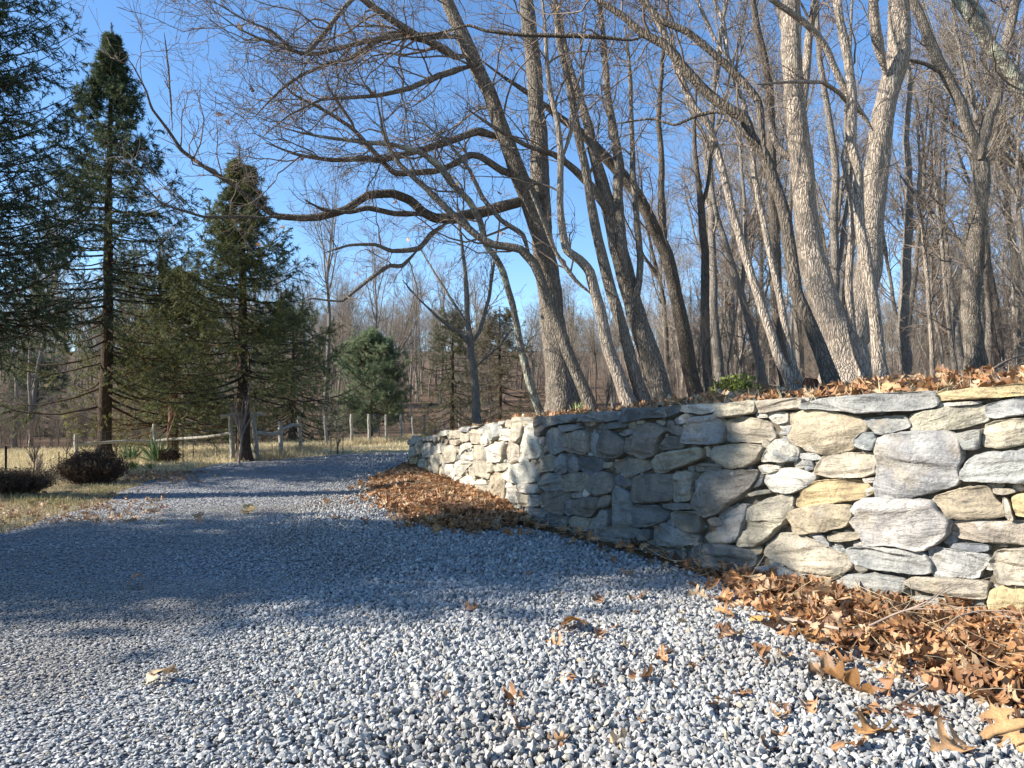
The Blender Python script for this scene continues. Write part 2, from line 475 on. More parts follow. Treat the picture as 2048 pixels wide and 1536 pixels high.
tag(mb.build('ground', GROUND), 'pale dormant field grass running back to the brown floor of the woods', 'ground', kind='structure')

# the gravel drive, a sheet 4 mm above the ground
ys = np.concatenate([np.arange(-8, 20, 0.25), np.arange(20, 24.1, 0.3)]); u = np.linspace(0, 1, 60)
xl = np.where(ys < 21.4, road_l(ys), np.interp(ys, [21.4, 22.3, 23.2, 24], [-4.7, -3, 0, 4]))
xr = np.where(ys < 15.2, wall_x(np.clip(ys, 1, 15.2)) + 0.12 + np.maximum(0, 1 - ys) * 1.2, np.interp(ys, [15.2, 17, 19, 20.5, 24], [-2.1, -1.2, 1.5, 5, 6]))
X = xl[:, None] + (xr - xl)[:, None] * u[None]; Y = np.repeat(ys[:, None], 60, 1)
Z = 0.004 + 0.012 * (fbm(np.stack([X * .8, Y * .8, 0 * X], -1), 3, 6) + .5) + field_z(X, Y)
i = np.arange(X.size).reshape(X.shape)
q = np.stack([i[:-1, :-1], i[:-1, 1:], i[1:, 1:], i[1:, :-1]], -1).reshape(-1, 4)
mb = MB(); mb.add(np.stack([X, Y, Z], -1), q)
tag(mb.build('gravel_drive', GRAVEL), 'grey gravel driveway curving back along the stone wall', 'driveway', kind='structure')

# the wooded bank held up by the wall
ys = np.concatenate([np.arange(1.0, 18, 0.22), np.arange(18, 30, 0.5), np.arange(30, 120, 3)]); u = np.concatenate([np.linspace(0, 1, 70) ** 1.8])
xl = bank_edge(ys) + np.where(ys < 15.2, 0.22, 0.0)
X = xl[:, None] + (100 - xl)[:, None] * u[None]; Y = np.repeat(ys[:, None], len(u), 1)
Z = bank_z(X, Y)
i = np.arange(X.size).reshape(X.shape)
q = np.stack([i[:-1, :-1], i[:-1, 1:], i[1:, 1:], i[1:, :-1]], -1).reshape(-1, 4)
mb = MB(); mb.add(np.stack([X, Y, Z], -1), q, 0, WOOD_C)
tag(mb.build('woodland_floor', GROUND), 'leaf strewn woodland bank held up behind the stone wall', 'ground', kind='structure')

# ------------------------------------------------------------------ the stone wall, stone by stone
# outlines were read off the photograph, then laid out on the wall's own curved face
REG = {'A': (1000, 700, .29297), 'B': (1500, 740, .32561), 'C': (800, 820, .16278), 'D': (1050, 780, .24088)}
STONES = """
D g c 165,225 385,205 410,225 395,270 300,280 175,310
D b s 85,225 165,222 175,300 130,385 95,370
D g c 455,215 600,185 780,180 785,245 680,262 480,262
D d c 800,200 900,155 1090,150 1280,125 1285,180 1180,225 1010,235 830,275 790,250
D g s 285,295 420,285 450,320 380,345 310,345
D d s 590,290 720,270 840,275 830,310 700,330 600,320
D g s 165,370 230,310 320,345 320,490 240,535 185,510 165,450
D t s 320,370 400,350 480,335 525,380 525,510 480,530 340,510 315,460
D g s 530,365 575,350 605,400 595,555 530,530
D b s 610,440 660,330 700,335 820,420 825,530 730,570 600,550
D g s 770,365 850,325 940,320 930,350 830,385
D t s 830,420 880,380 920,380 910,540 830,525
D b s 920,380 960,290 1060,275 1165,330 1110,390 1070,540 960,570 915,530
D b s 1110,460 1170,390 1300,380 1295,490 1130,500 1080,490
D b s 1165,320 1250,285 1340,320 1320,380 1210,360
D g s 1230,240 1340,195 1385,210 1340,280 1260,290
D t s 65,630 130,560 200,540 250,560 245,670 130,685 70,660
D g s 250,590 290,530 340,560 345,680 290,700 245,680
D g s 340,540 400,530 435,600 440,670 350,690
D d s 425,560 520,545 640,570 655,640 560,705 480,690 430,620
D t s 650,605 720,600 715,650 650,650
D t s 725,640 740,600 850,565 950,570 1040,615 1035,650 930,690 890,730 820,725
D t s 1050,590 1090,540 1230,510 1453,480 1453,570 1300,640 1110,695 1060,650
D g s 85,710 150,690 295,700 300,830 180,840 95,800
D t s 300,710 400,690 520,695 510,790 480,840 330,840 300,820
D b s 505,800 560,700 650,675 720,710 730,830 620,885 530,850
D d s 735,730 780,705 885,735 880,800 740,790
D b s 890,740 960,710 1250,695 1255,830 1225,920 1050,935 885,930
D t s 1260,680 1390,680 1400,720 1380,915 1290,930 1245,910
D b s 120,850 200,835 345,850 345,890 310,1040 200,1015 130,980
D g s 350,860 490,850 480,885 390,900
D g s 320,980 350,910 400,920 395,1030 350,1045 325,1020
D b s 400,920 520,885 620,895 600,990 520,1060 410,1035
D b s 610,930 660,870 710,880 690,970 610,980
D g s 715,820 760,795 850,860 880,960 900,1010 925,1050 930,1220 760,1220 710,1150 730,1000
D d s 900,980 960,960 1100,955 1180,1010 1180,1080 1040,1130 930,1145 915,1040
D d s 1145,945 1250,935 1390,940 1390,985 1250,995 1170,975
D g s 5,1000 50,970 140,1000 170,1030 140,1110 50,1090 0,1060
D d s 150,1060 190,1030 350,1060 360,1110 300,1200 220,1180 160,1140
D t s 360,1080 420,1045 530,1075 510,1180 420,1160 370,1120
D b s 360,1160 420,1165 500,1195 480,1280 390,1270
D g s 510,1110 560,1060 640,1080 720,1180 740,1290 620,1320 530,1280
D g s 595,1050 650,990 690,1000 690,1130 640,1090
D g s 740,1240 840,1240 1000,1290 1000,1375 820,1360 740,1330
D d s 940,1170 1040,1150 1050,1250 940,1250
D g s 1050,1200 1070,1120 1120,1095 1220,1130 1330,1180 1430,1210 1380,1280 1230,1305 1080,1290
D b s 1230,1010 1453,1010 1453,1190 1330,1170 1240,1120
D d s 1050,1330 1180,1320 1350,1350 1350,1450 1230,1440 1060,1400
A w c 1225,400 1240,380 1500,360 1460,420 1380,440 1240,420
A t c 1510,375 1740,345 1745,430 1560,460 1470,455
A t c 1750,350 2048,325 2048,395 1900,420 1760,430
A g s 1310,460 1480,450 1520,510 1525,570 1500,640 1250,640 1260,590
A t s 1535,490 1620,455 1780,470 1870,590 1800,630 1540,625 1530,540
A w s 1780,430 1960,420 1965,500 1880,510
A t s 1450,700 1480,660 1660,640 1790,660 1760,740 1680,800 1570,810 1460,745
A w s 1800,720 1880,620 1950,610 2040,690 2030,730 1940,765 1790,760
A b s 1290,790 1400,770 1500,790 1500,820 1330,830
A w s 1750,800 1800,780 1900,790 1900,820 1790,850
A b s 1310,1030 1360,900 1400,835 1690,820 1740,830 1720,900 1620,1020 1480,1130 1400,1130 1310,1070
A g s 1480,1150 1540,1080 1670,1050 1680,1120 1600,1320 1480,1290
A t s 1690,1080 1880,1000 1990,1000 1960,1130 1830,1290 1720,1345 1610,1330 1640,1200
A g s 1720,950 1800,850 1790,920 1720,945
A t s 1680,980 1830,950 1840,980 1700,1000
A d s 1290,1400 1330,1340 1480,1320 1720,1370 1740,1430 1650,1520 1480,1530 1300,1470
B o c 1115,140 1640,85 1760,80 1780,150 1500,170 1160,190 1125,175
B g c 320,215 480,170 900,140 1110,130 1125,225 950,250 700,265 470,240 330,240
B w s 1140,205 1420,190 1400,210 1150,230
B u s 235,270 330,250 480,255 640,290 720,350 640,440 600,490 480,515 400,510 260,450 235,380
B g s 700,300 850,280 950,285 970,355 850,390 770,395 720,340
B t s 965,330 990,270 1200,225 1430,215 1445,310 1280,360 1100,375 980,365
B g s 1440,210 1700,165 1760,255 1520,300 1445,285
B k s 640,430 690,385 760,385 780,440 760,490 700,490 645,465
B G s 785,430 900,385 1080,370 1250,400 1290,480 1270,690 1100,750 870,805 780,770
B g s 1240,395 1420,360 1400,490 1300,490
B t s 1420,440 1450,320 1740,290 1750,440 1540,480 1430,470
B g s 1300,610 1400,510 1760,500 1780,715 1560,690 1290,680
B g s 65,540 120,460 210,420 300,490 290,555 180,565 70,560
B g s 305,510 400,510 435,545 380,555 305,540
B k s 330,555 385,560 385,610 335,620
B t s 390,620 440,530 580,505 770,515 770,625 690,660 520,660 400,640
B o s 275,820 310,730 420,680 620,670 770,710 770,740 640,800 420,825 290,845
B w s 80,680 120,620 270,600 390,650 380,690 260,755 140,750
B u s 240,900 270,860 400,830 610,830 620,900 580,960 420,1000 280,1000
B W s 605,900 660,810 760,795 1090,800 1230,920 1210,990 1130,1060 1050,1110 880,1080 710,1065 680,990
B u s 1130,780 1300,730 1450,715 1480,770 1560,850 1560,900 1300,915 1230,910
B t s 1490,730 1600,730 1640,750 1560,770 1495,760
B t s 1560,780 1590,800 1620,920 1590,925 1555,860
B o s 1610,770 1780,750 1780,920 1630,890
B t s 1220,1000 1240,935 1420,920 1750,935 1760,1080 1500,1060 1300,1040
B t s 85,1135 130,1040 210,1005 320,1010 480,1090 610,1150 610,1220 480,1285 330,1250 150,1170
B g s 380,1010 450,1010 490,1080 465,1095
B t s 480,1015 560,1000 680,1005 670,1040 560,1055 490,1050
B g s 590,1100 700,1080 1050,1120 1110,1180 1115,1255 850,1240 640,1190
B g s 1090,1100 1120,1090 1440,1130 1480,1180 1420,1220 1400,1280 1140,1270 1110,1190
B k s 1205,1070 1460,1070 1470,1110 1350,1120 1210,1090
B t s 1470,1180 1520,1110 1780,1090 1790,1320 1540,1310 1490,1220
B o s 1475,1370 1520,1330 1790,1335 1790,1560 1480,1540
B t s 950,1310 1010,1270 1200,1275 1450,1300 1450,1410 1250,1390 1000,1340
B g s 510,1310 560,1265 700,1255 850,1260 940,1290 940,1360 700,1430 540,1400
B g s 0,1250 40,1210 150,1200 340,1275 330,1350 150,1350 0,1310
B k s 470,1085 560,1080 600,1130 570,1140
B w s 695,665 770,660 770,690 710,690
B g s 180,380 240,335 240,400 170,395
B g s 980,1400 1200,1400 1440,1430 1450,1560 1200,1560 1000,1500
B t s 720,1440 960,1400 990,1540 760,1560
C t c 1395,105 1490,95 1510,150 1510,330 1460,400 1375,370 1385,250
C t s 850,230 950,215 965,310 970,410 870,410 850,330
C w s 975,370 1030,270 1065,280 1080,440 1000,430
C g c 960,230 1100,170 1230,160 1230,270 1180,340 1090,380 1065,280 980,290
C w s 1200,300 1240,240 1380,225 1370,370 1290,380 1190,360
C t c 1300,135 1385,115 1380,210 1310,215
C w s 1520,300 1570,200 1640,180 1680,300 1730,480 1710,590 1580,600 1480,460
C t c 585,260 740,245 740,350 580,345
C w c 465,280 580,245 590,300 540,320 475,310
C t s 745,280 840,275 840,380 750,400
C w c 270,340 400,315 410,380 270,370
C w s 385,440 500,410 550,430 515,530 420,540 385,510
C t s 525,460 640,430 690,500 680,620 580,650 520,620
C w s 690,470 820,400 870,450 780,500 720,560 690,540
C w s 750,600 800,530 880,510 885,620 750,610
C t s 890,450 960,440 1075,470 1085,840 960,800 885,850
C w s 1075,480 1200,410 1285,400 1280,560 1240,630 1100,650 1080,600
C t s 1290,420 1340,380 1440,400 1440,600 1380,660 1300,600
C w s 1440,620 1490,500 1560,590 1570,640 1450,640
C t s 1150,680 1310,640 1375,660 1280,750 1170,760
C w s 1270,790 1400,680 1590,640 1650,800 1640,880 1440,900 1290,850
C w s 1420,920 1560,900 1670,930 1670,1030 1560,1020 1420,990
C w s 1260,930 1340,890 1410,930 1400,1140 1330,1130 1255,1090
C u s 1100,830 1190,770 1270,790 1280,880 1250,1100 1140,1110 1100,950
C t s 850,930 960,915 1095,910 1100,1080 880,1080 850,1030
C w s 735,870 830,800 880,880 850,1050 750,1030
C w s 665,650 760,615 890,640 830,690 760,810 690,790
C w s 540,680 640,670 660,790 630,890 550,890
C t s 480,700 540,690 545,800 480,800
C t s 300,630 380,570 470,545 510,560 510,650 470,680 460,800 350,800 300,740
C w s 190,640 260,600 290,640 280,800 200,770
C o s 120,590 200,580 200,660 130,680
C w s 110,700 190,680 190,770 120,760
C w s 270,440 370,400 385,560 300,590 270,540
C t s 190,420 260,380 265,520 190,560
C w s 120,470 180,440 190,570 115,570
C w c 110,380 240,330 250,390 130,440
C t s 1430,1030 1570,1040 1560,1180 1470,1190 1410,1120
C g s 1580,1060 1690,1040 1700,1180 1590,1180
C t s 1100,660 1150,650 1150,750 1090,780
C w s 280,820 460,820 460,900 300,880
C w s 470,820 540,830 545,900 470,900
C t s 600,960 720,900 740,1030 680,1060
C w s 640,830 760,810 720,870 650,890
C t s 820,720 880,690 880,820 830,790
C w s 890,870 1010,850 1090,880 1080,910 880,910
C t s 1520,130 1640,170 1560,200 1515,200
C t s 590,370 730,360 690,430 590,420
C w s 1200,1130 1330,1150 1440,1200 1430,1290 1300,1240
C w s 410,310 460,310 450,390 420,390
C g c 745,225 830,205 870,215 850,265 760,268
C g c 870,205 1000,175 1050,165 950,210 870,225
C g c 1235,150 1300,130 1300,175 1240,190
C t s 740,1060 860,1060 1000,1095 1090,1110 1080,1180 900,1160
"""
TINT = {'g': (.315, .315, .30), 'G': (.325, .325, .315), 'd': (.21, .215, .21), 'k': (.20, .21, .215), 't': (.39, .35, .275), 'o': (.46, .365, .205),
        'w': (.50, .47, .40), 'W': (.40, .385, .36), 'b': (.265, .24, .20), 'u': (.345, .295, .21)}
# arc length along the face, measured from the far end
_cx, _cy = _xx[::-1], _yy[::-1]
_s = np.concatenate([[0], np.cumsum(np.hypot(np.diff(_cx), np.diff(_cy)))])
_az = _cx / _cy
WALL_LEN = _s[-1]
def face_pt(s, z, out):
    """point on the wall face at arc s and height z, pushed out metres towards the drive"""
    x = np.interp(s, _s, _cx); y = np.interp(s, _s, _cy)
    e = 0.25
    tx = np.interp(s + e, _s, _cx) - np.interp(s - e, _s, _cx); ty = np.interp(s + e, _s, _cy) - np.interp(s - e, _s, _cy)
    l = np.hypot(tx, ty) + 1e-9
    return np.stack([x + ty / l * out, y - tx / l * out, z + 0 * s], -1)
def px_to_face(px, py):
    u = pix(px, py, 1.0)
    az = u[..., 0]
    s = np.interp(az, _az, _s)
    y = np.interp(s, _s, _cy)
    return s, CAM_H + (u[..., 2] - CAM_H) * y

def chaikin(P, it):
    for _ in range(it):
        Q = np.roll(P, -1, 0)
        P = np.stack([P * .86 + Q * .14, P * .14 + Q * .86], 1).reshape(-1, 2)
    return P
def resample(P, m):
    Q = np.vstack([P, P[:1]]); l = np.concatenate([[0], np.cumsum(np.linalg.norm(np.diff(Q, axis=0), axis=1))])
    t = np.linspace(0, l[-1], m, endpoint=False)
    return np.stack([np.interp(t, l, Q[:, 0]), np.interp(t, l, Q[:, 1])], 1)

def add_rock(mb, poly, tint, g, depth=0.26, m=68, bulge=None, proud=0.0, origin=(0, 0, 0)):
    """one rough stone in the wall: outline poly in (arc, height)"""
    size0 = float(np.sqrt(np.prod(np.ptp(poly, axis=0))))
    P = resample(chaikin(chaikin(poly, 1), 1 if size0 < .2 else 0), m); c = P.mean(0); w = np.ptp(P, axis=0); size = float(np.sqrt(w[0] * w[1]))
    sd = int(g.integers(1, 9999))
    ang = np.arctan2(P[:, 1] - c[1], P[:, 0] - c[0])
    wob = vnoise(np.stack([np.cos(ang) * 3.2, np.sin(ang) * 3.2, 0 * ang + sd], -1), sd) * 0.04 + vnoise(np.stack([np.cos(ang) * 9, np.sin(ang) * 9, 0 * ang + sd], -1), sd) * 0.03
    P = c + (P - c) * (1 + wob[:, None])
    if bulge is None: bulge = float(np.clip(size * g.uniform(0.07, 0.11), 0.018, 0.042))
    rings = [(.93, -depth), (.985, -depth * .45), (1.0, -0.012)]
    rr = np.array([.985, .96, .93, .89, .85, .80, .74, .68, .62, .55, .48, .41, .34, .27, .20, .13, .06])
    pw = g.uniform(14, 30)
    for r in rr: rings.append((r, bulge * (1 - r ** pw) ** 0.5))
    V = []; RR = []
    for r, o in rings: V.append(np.column_stack([c + (P - c) * r, np.full(m, o)])); RR.append(np.full(m, r))
    V = np.concatenate(V); RR = np.concatenate(RR)
    V = np.vstack([V, [c[0], c[1], bulge]]); RR = np.append(RR, 0.)
    loc = V[:, :2] - c
    # chiselled facets: the lowest of a few tilted planes
    fac = np.full(len(V), 9.)
    for _ in range(6):
        a = g.uniform(0, 2 * np.pi); sl = g.uniform(0.05, 0.4)
        fac = np.minimum(fac, bulge * g.uniform(0.75, 1.15) + size * 0.04 - sl * (loc @ np.array([np.cos(a), np.sin(a)])) + 0)
    for _ in range(int(g.integers(2, 6))):     # broken corners
        a = g.uniform(0, 2 * np.pi); sl = g.uniform(.25, .9)
        ext = float((loc @ np.array([np.cos(a), np.sin(a)])).max())
        fac = np.minimum(fac, bulge + sl * (ext * g.uniform(.55, .85) - loc @ np.array([np.cos(a), np.sin(a)])))
    front = RR < 0.99
    front &= V[:, 2] > 0
    V[:, 2] = np.where(front, np.minimum(V[:, 2], np.maximum(fac, -0.01)), V[:, 2])
    # bedding planes of the schist, then finer breakage
    th = g.normal(0, 0.16) + (g.uniform(1.1, 1.6) if w[1] > w[0] * 1.35 else 0)
    ct, st = math.cos(th), math.sin(th)
    off = g.uniform(-50, 50, 3)
    rest = np.column_stack([loc[:, 0] * ct + loc[:, 1] * st, V[:, 2], -loc[:, 0] * st + loc[:, 1] * ct]) + off
    lay = np.abs(vnoise(rest * np.array([2.2, 2.2, 26]), sd))
    ledge = sstep(-.12, .12, vnoise(rest * np.array([1.6, 1.6, 15]) + .25 * fbm(rest * 6, 2, sd + 4)[:, None], sd + 8)) - .5
    chip = np.minimum(0, vnoise(rest * 5.5, sd + 21) + .25) * 1.6
    n = -0.5 * lay + .8 * fbm(rest * 9, 4, sd) + 0.5 * fbm(rest * 3, 2, sd + 3) + .85 * ledge + chip
    V[:, 2] += np.where(front, n * min(0.022, size * 0.10) * np.clip((1 - RR) * 8, .25, 1), 0) + proud
    V[:, :2] += (fbm(rest * 14, 3, sd + 7) * 0.008)[:, None]
    W = face_pt(V[:, 0], V[:, 1], V[:, 2])
    k = len(rings); i = np.arange(k * m).reshape(k, m)
    q = np.stack([i[:-1], np.roll(i, -1, 1)[:-1], np.roll(i, -1, 1)[1:], i[1:]], -1).reshape(-1, 4)
    col = np.array(tint) * g.uniform(.88, 1.1) * (1 + g.normal(0, .012, 3))
    mb.add(W, q, 0, col, rest)
    last = i[-1]; j = np.arange(m)
    mb.add(np.vstack([W[last], W[-1:]]), np.stack([j, (j + 1) % m, np.full(m, m)], -1), 0, col, np.vstack([rest[last], rest[-1:]]))
    # back cap
    mb.add(np.vstack([W[i[0]], W[i[0]].mean(0)[None]]), np.stack([(j + 1) % m, j, np.full(m, m)], -1), 0, col, np.vstack([rest[i[0]], rest[i[0]].mean(0)[None]]))

g = np.random.default_rng(5)
wall_o = np.array([0.5, 7.0, 0.0])
wall = empty('stone_wall', wall_o, 'long rough fieldstone retaining wall curving along the right of the drive', 'stone wall')
recs = []
for line in STONES.strip().splitlines():
    p = line.split()
    ox, oy, k = REG[p[0]]
    pp = np.array([[float(v) for v in a.split(',')] for a in p[3:]])
    s, z = px_to_face(ox + pp[:, 0] * k, oy + pp[:, 1] * k)
    poly = np.column_stack([s, z])
    a = 0.5 * abs(np.dot(poly[:, 0], np.roll(poly[:, 1], 1)) - np.dot(poly[:, 1], np.roll(poly[:, 0], 1)))
    if 0.5 * (np.dot(poly[:, 0], np.roll(poly[:, 1], -1)) - np.dot(poly[:, 1], np.roll(poly[:, 0], -1))) < 0: poly = poly[::-1]
    recs.append(dict(poly=poly, t=p[1], cap=p[2] == 'c', area=a, k=.8 if p[0] == 'D' else 1))  # stones of the shaded middle stretch: deeper shade put into their tint
# the wall runs on out of the picture to the right
s0 = float(np.interp(_yy[0], _cy[::-1], _s[::-1])); sR = px_to_face(np.array([2075.]), np.array([1000.]))[0][0]
z = 0.02
while z < 1.3:
    hgt = g.uniform(.13, .24); s = sR + g.uniform(0, .2); cap = z + hgt > 1.17
    hgt = min(hgt, 1.34 - z)
    while s < WALL_LEN - .1:
        w = g.uniform(.25, .6) if not cap else g.uniform(.5, .9)
        b = g.uniform(0, .02, 8)
        recs.append(dict(poly=np.array([(s + b[0], z + b[1]), (s + w - b[2], z + b[3]), (s + w - b[4], z + hgt - b[5]), (s + b[6], z + hgt - b[7])]), t=g.choice(list('ggttwbu')), cap=cap, area=0.0))
        s += w + .02
    z += hgt + .015
order = sorted([i for i, r in enumerate(recs) if not r['cap']], key=lambda i: -recs[i]['area'])
big = set(order[:100])
special = {'G': 'large squarish smooth grey stone', 'W': 'large pale rounded stone with white veins', 'o': 'ochre yellow stone', 'k': 'small dark blue grey stone'}
rest_mb = MB()
for i, r in enumerate(recs):
    one = r['area'] > 0 and (r['cap'] or i in big)
    m_ = MB() if one else rest_mb
    cc = r['poly'].mean(0); poly = cc + (r['poly'] - cc) * 1.065
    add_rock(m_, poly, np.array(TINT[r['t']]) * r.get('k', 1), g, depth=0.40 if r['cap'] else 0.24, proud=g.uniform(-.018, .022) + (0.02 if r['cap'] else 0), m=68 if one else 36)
    if one:
        o = m_.build('capstone' if r['cap'] else 'stone', STONE, wall, origin=wall_o)
        if r['t'] in special: o['label'] = special[r['t']]
# chinking stones in whatever gaps are left
gs = np.arange(0.05, WALL_LEN - .05, .012); gz = np.arange(-0.02, 1.33, .012)
GS, GZ = np.meshgrid(gs, gz, indexing='ij'); cov = np.zeros(GS.shape, bool)
for r in recs:
    p = r['poly']; lo = p.min(0) - .02; hi = p.max(0) + .02
    a, b = np.searchsorted(gs, [lo[0], hi[0]]); c_, d_ = np.searchsorted(gz, [lo[1], hi[1]])
    cov[a:b, c_:d_] |= in_poly(GS[a:b, c_:d_], GZ[a:b, c_:d_], p)
def top_at(s): return np.interp(s, TS, TZ)
# the top line of the wall from the stones themselves
TS = np.arange(0.1, WALL_LEN, .1); TZ = []
for s in TS:
    zz = [r['poly'][:, 1].max() for r in recs if r['poly'][:, 0].min() - .05 < s < r['poly'][:, 0].max() + .05]
    TZ.append(max(zz) if zz else np.nan)
TZ = np.array(TZ); ok = ~np.isnan(TZ); TZ = np.interp(TS, TS[ok], TZ[ok])
TZ = np.array([np.median(TZ[max(0, i - 2):i + 3]) for i in range(len(TZ))])
inside = GZ < top_at(GS) - .03
cv = np.argwhere(cov)
kd = kdtree.KDTree(len(cv))
for n_, (a, b) in enumerate(cv): kd.insert((gs[a], gz[b], 0), n_)
kd.balance()
free = np.argwhere(~cov & inside); g.shuffle(free)
placed = []
for a, b in free[:9000]:
    s, z = gs[a], gz[b]
    d = kd.find((s, z, 0))[2]
    if d < .007: continue
    if any((abs(s - q[0]) / 1.5 < (q[2] + d) * .8 and abs(z - q[1]) < (q[2] + d) * .7) for q in placed[-1500:]): continue
    r_ = min(d * 1.25, .06)
    placed.append((s, z, r_))
    n = 8; an = np.arange(n) / n * 2 * np.pi + g.uniform(0, 1)
    rad = r_ * g.uniform(.8, 1.2, n)
    poly = np.column_stack([s + np.cos(an) * rad * g.uniform(1.2, 1.9), z + np.sin(an) * rad * .95])
    add_rock(rest_mb, poly, TINT[g.choice(list('gtwbud'))], g, depth=.12, m=16, bulge=r_ * .5, proud=g.uniform(-.05, -.015))
    if len(placed) > 700: break
o = rest_mb.build('chinking_stones', STONE, wall, origin=wall_o); o['kind'] = 'stuff'
# rubble core behind the face
ss = np.linspace(0.05, WALL_LEN, 160); prof = [(-.055, -.1), (-.055, None), (-.5, None), (-.5, -.1)]
V = np.stack([face_pt(ss, (top_at(ss) - .07) if pz is None else np.full_like(ss, pz), po + .012 * vnoise(np.stack([ss * 9, 0 * ss, 0 * ss], -1))) for po, pz in prof], 1)
i = np.arange(160 * 4).reshape(160, 4)
q = np.stack([i[:-1, :-1], i[1:, :-1], i[1:, 1:], i[:-1, 1:]], -1).reshape(-1, 4)
mb = MB(); mb.add(V, q); mb.add(V[0], [[0, 1, 2, 3]])
mb.build('rubble_core', CORE, wall, smooth=False, origin=wall_o)
# ------------------------------------------------------------------ bare trees on the bank
def pts(txt):
    return [[float(v) for v in a.split(',')] for a in txt.split()]

def px_stem(txt, d0, d1, step, sink=None, g=None):
    """a stem read off the photograph: 'px,py,width ...' between the depths d0 and d1, as (n, 4) x y z radius"""
    a = np.array(pts(txt)); n = len(a)
    l = np.concatenate([[0], np.cumsum(np.hypot(np.diff(a[:, 0]), np.diff(a[:, 1])))])
    t = l / l[-1]; d = d0 + (d1 - d0) * t
    P = pix(a[:, 0], a[:, 1], d)
    r = a[:, 2] / 2 * d / F_PX * .86
    Q = np.column_stack([P, r])
    if sink is not None:
        b = Q[0].copy(); dirn = Q[0, :3] - Q[1, :3]
        gz = float(ground_z(b[0], b[1])); drop = max(0.0, b[2] - gz) + sink
        k = drop / max(0.2, -dirn[2] / np.linalg.norm(dirn))
        b[:3] = b[:3] + dirn / np.linalg.norm(dirn) * min(k, drop * 1.6); b[2] = gz - sink
        Q = np.vstack([b, Q])
    S = spline(Q, step, .55)
    if g is not None and len(S) > 4:
        w = fbm(np.column_stack([np.arange(len(S)) * step * 1.6, np.full(len(S), g.uniform(0, 99)), np.zeros(len(S))]), 3, 3)
        w2 = fbm(np.column_stack([np.arange(len(S)) * step * 1.6, np.full(len(S), g.uniform(0, 99)), np.zeros(len(S))]), 3, 7)
        e = np.minimum(1, np.arange(len(S)) / 6.)
        amp = np.minimum(.05, .02 + S[:, 3] * .4)
        S[:, 0] += w * amp * e; S[:, 1] += w2 * amp * e
    return S

def twigs(mb, P, Rr, g, per_m=3.2, L1=(.7, 2.0), n2=6, n3=4, tmin=.25, up=.06, mat=0, rmin=.0028, trop=(0, 0, 1), lv3=True, leaves=None, bias=0.06):
    """side shoots of three orders along one stem; P (n, 3), Rr (n)"""
    L = float(np.linalg.norm(np.diff(P, axis=0), axis=1).sum())
    c = max(2, int(L * (1 - tmin) * per_m))
    S, D, rr, t = spawn(P[None], Rr[None], c, tmin, 1, .6, 1.25, g)
    D = unit(D + np.asarray(trop) * .35)
    l = g.uniform(L1[0], L1[1], c) * (1.1 - .45 * t)
    r0 = np.minimum(np.maximum(rr * .55, .004), .005 + .0068 * l)
    A = grow(S, D, l, 9, .24, up, g, trop); RA = taper(c, 10, r0, np.full(c, rmin * 1.2))
    tubes(mb, A, RA, 5, mat)
    S, D, rr, t = spawn(A, RA, n2, .2, 1, .5, 1.1, g)
    l = g.uniform(.2, .8, len(S)) * (1.15 - .5 * t)
    B = grow(S, D, l, 5, .28, up * .7, g, trop); RB = taper(len(S), 6, np.minimum(rr * .7, .0055), np.full(len(S), rmin))
    tubes(mb, B, RB, 3, mat)
    if lv3:
        S, D, rr, t = spawn(B, RB, n3, .2, 1, .45, 1.05, g)
        l = g.uniform(.08, .32, len(S))
        C_ = grow(S, D, l, 3, .2, up * .5, g, trop); RC = taper(len(S), 4, np.minimum(rr * .8, rmin * 1.15), np.full(len(S), rmin * .7))
        tubes(mb, C_, RC, 3, mat)
        if leaves is not None: leaves.append(C_[g.random(len(C_)) < leaves_p[0], -1])
leaves_p = [0.004]

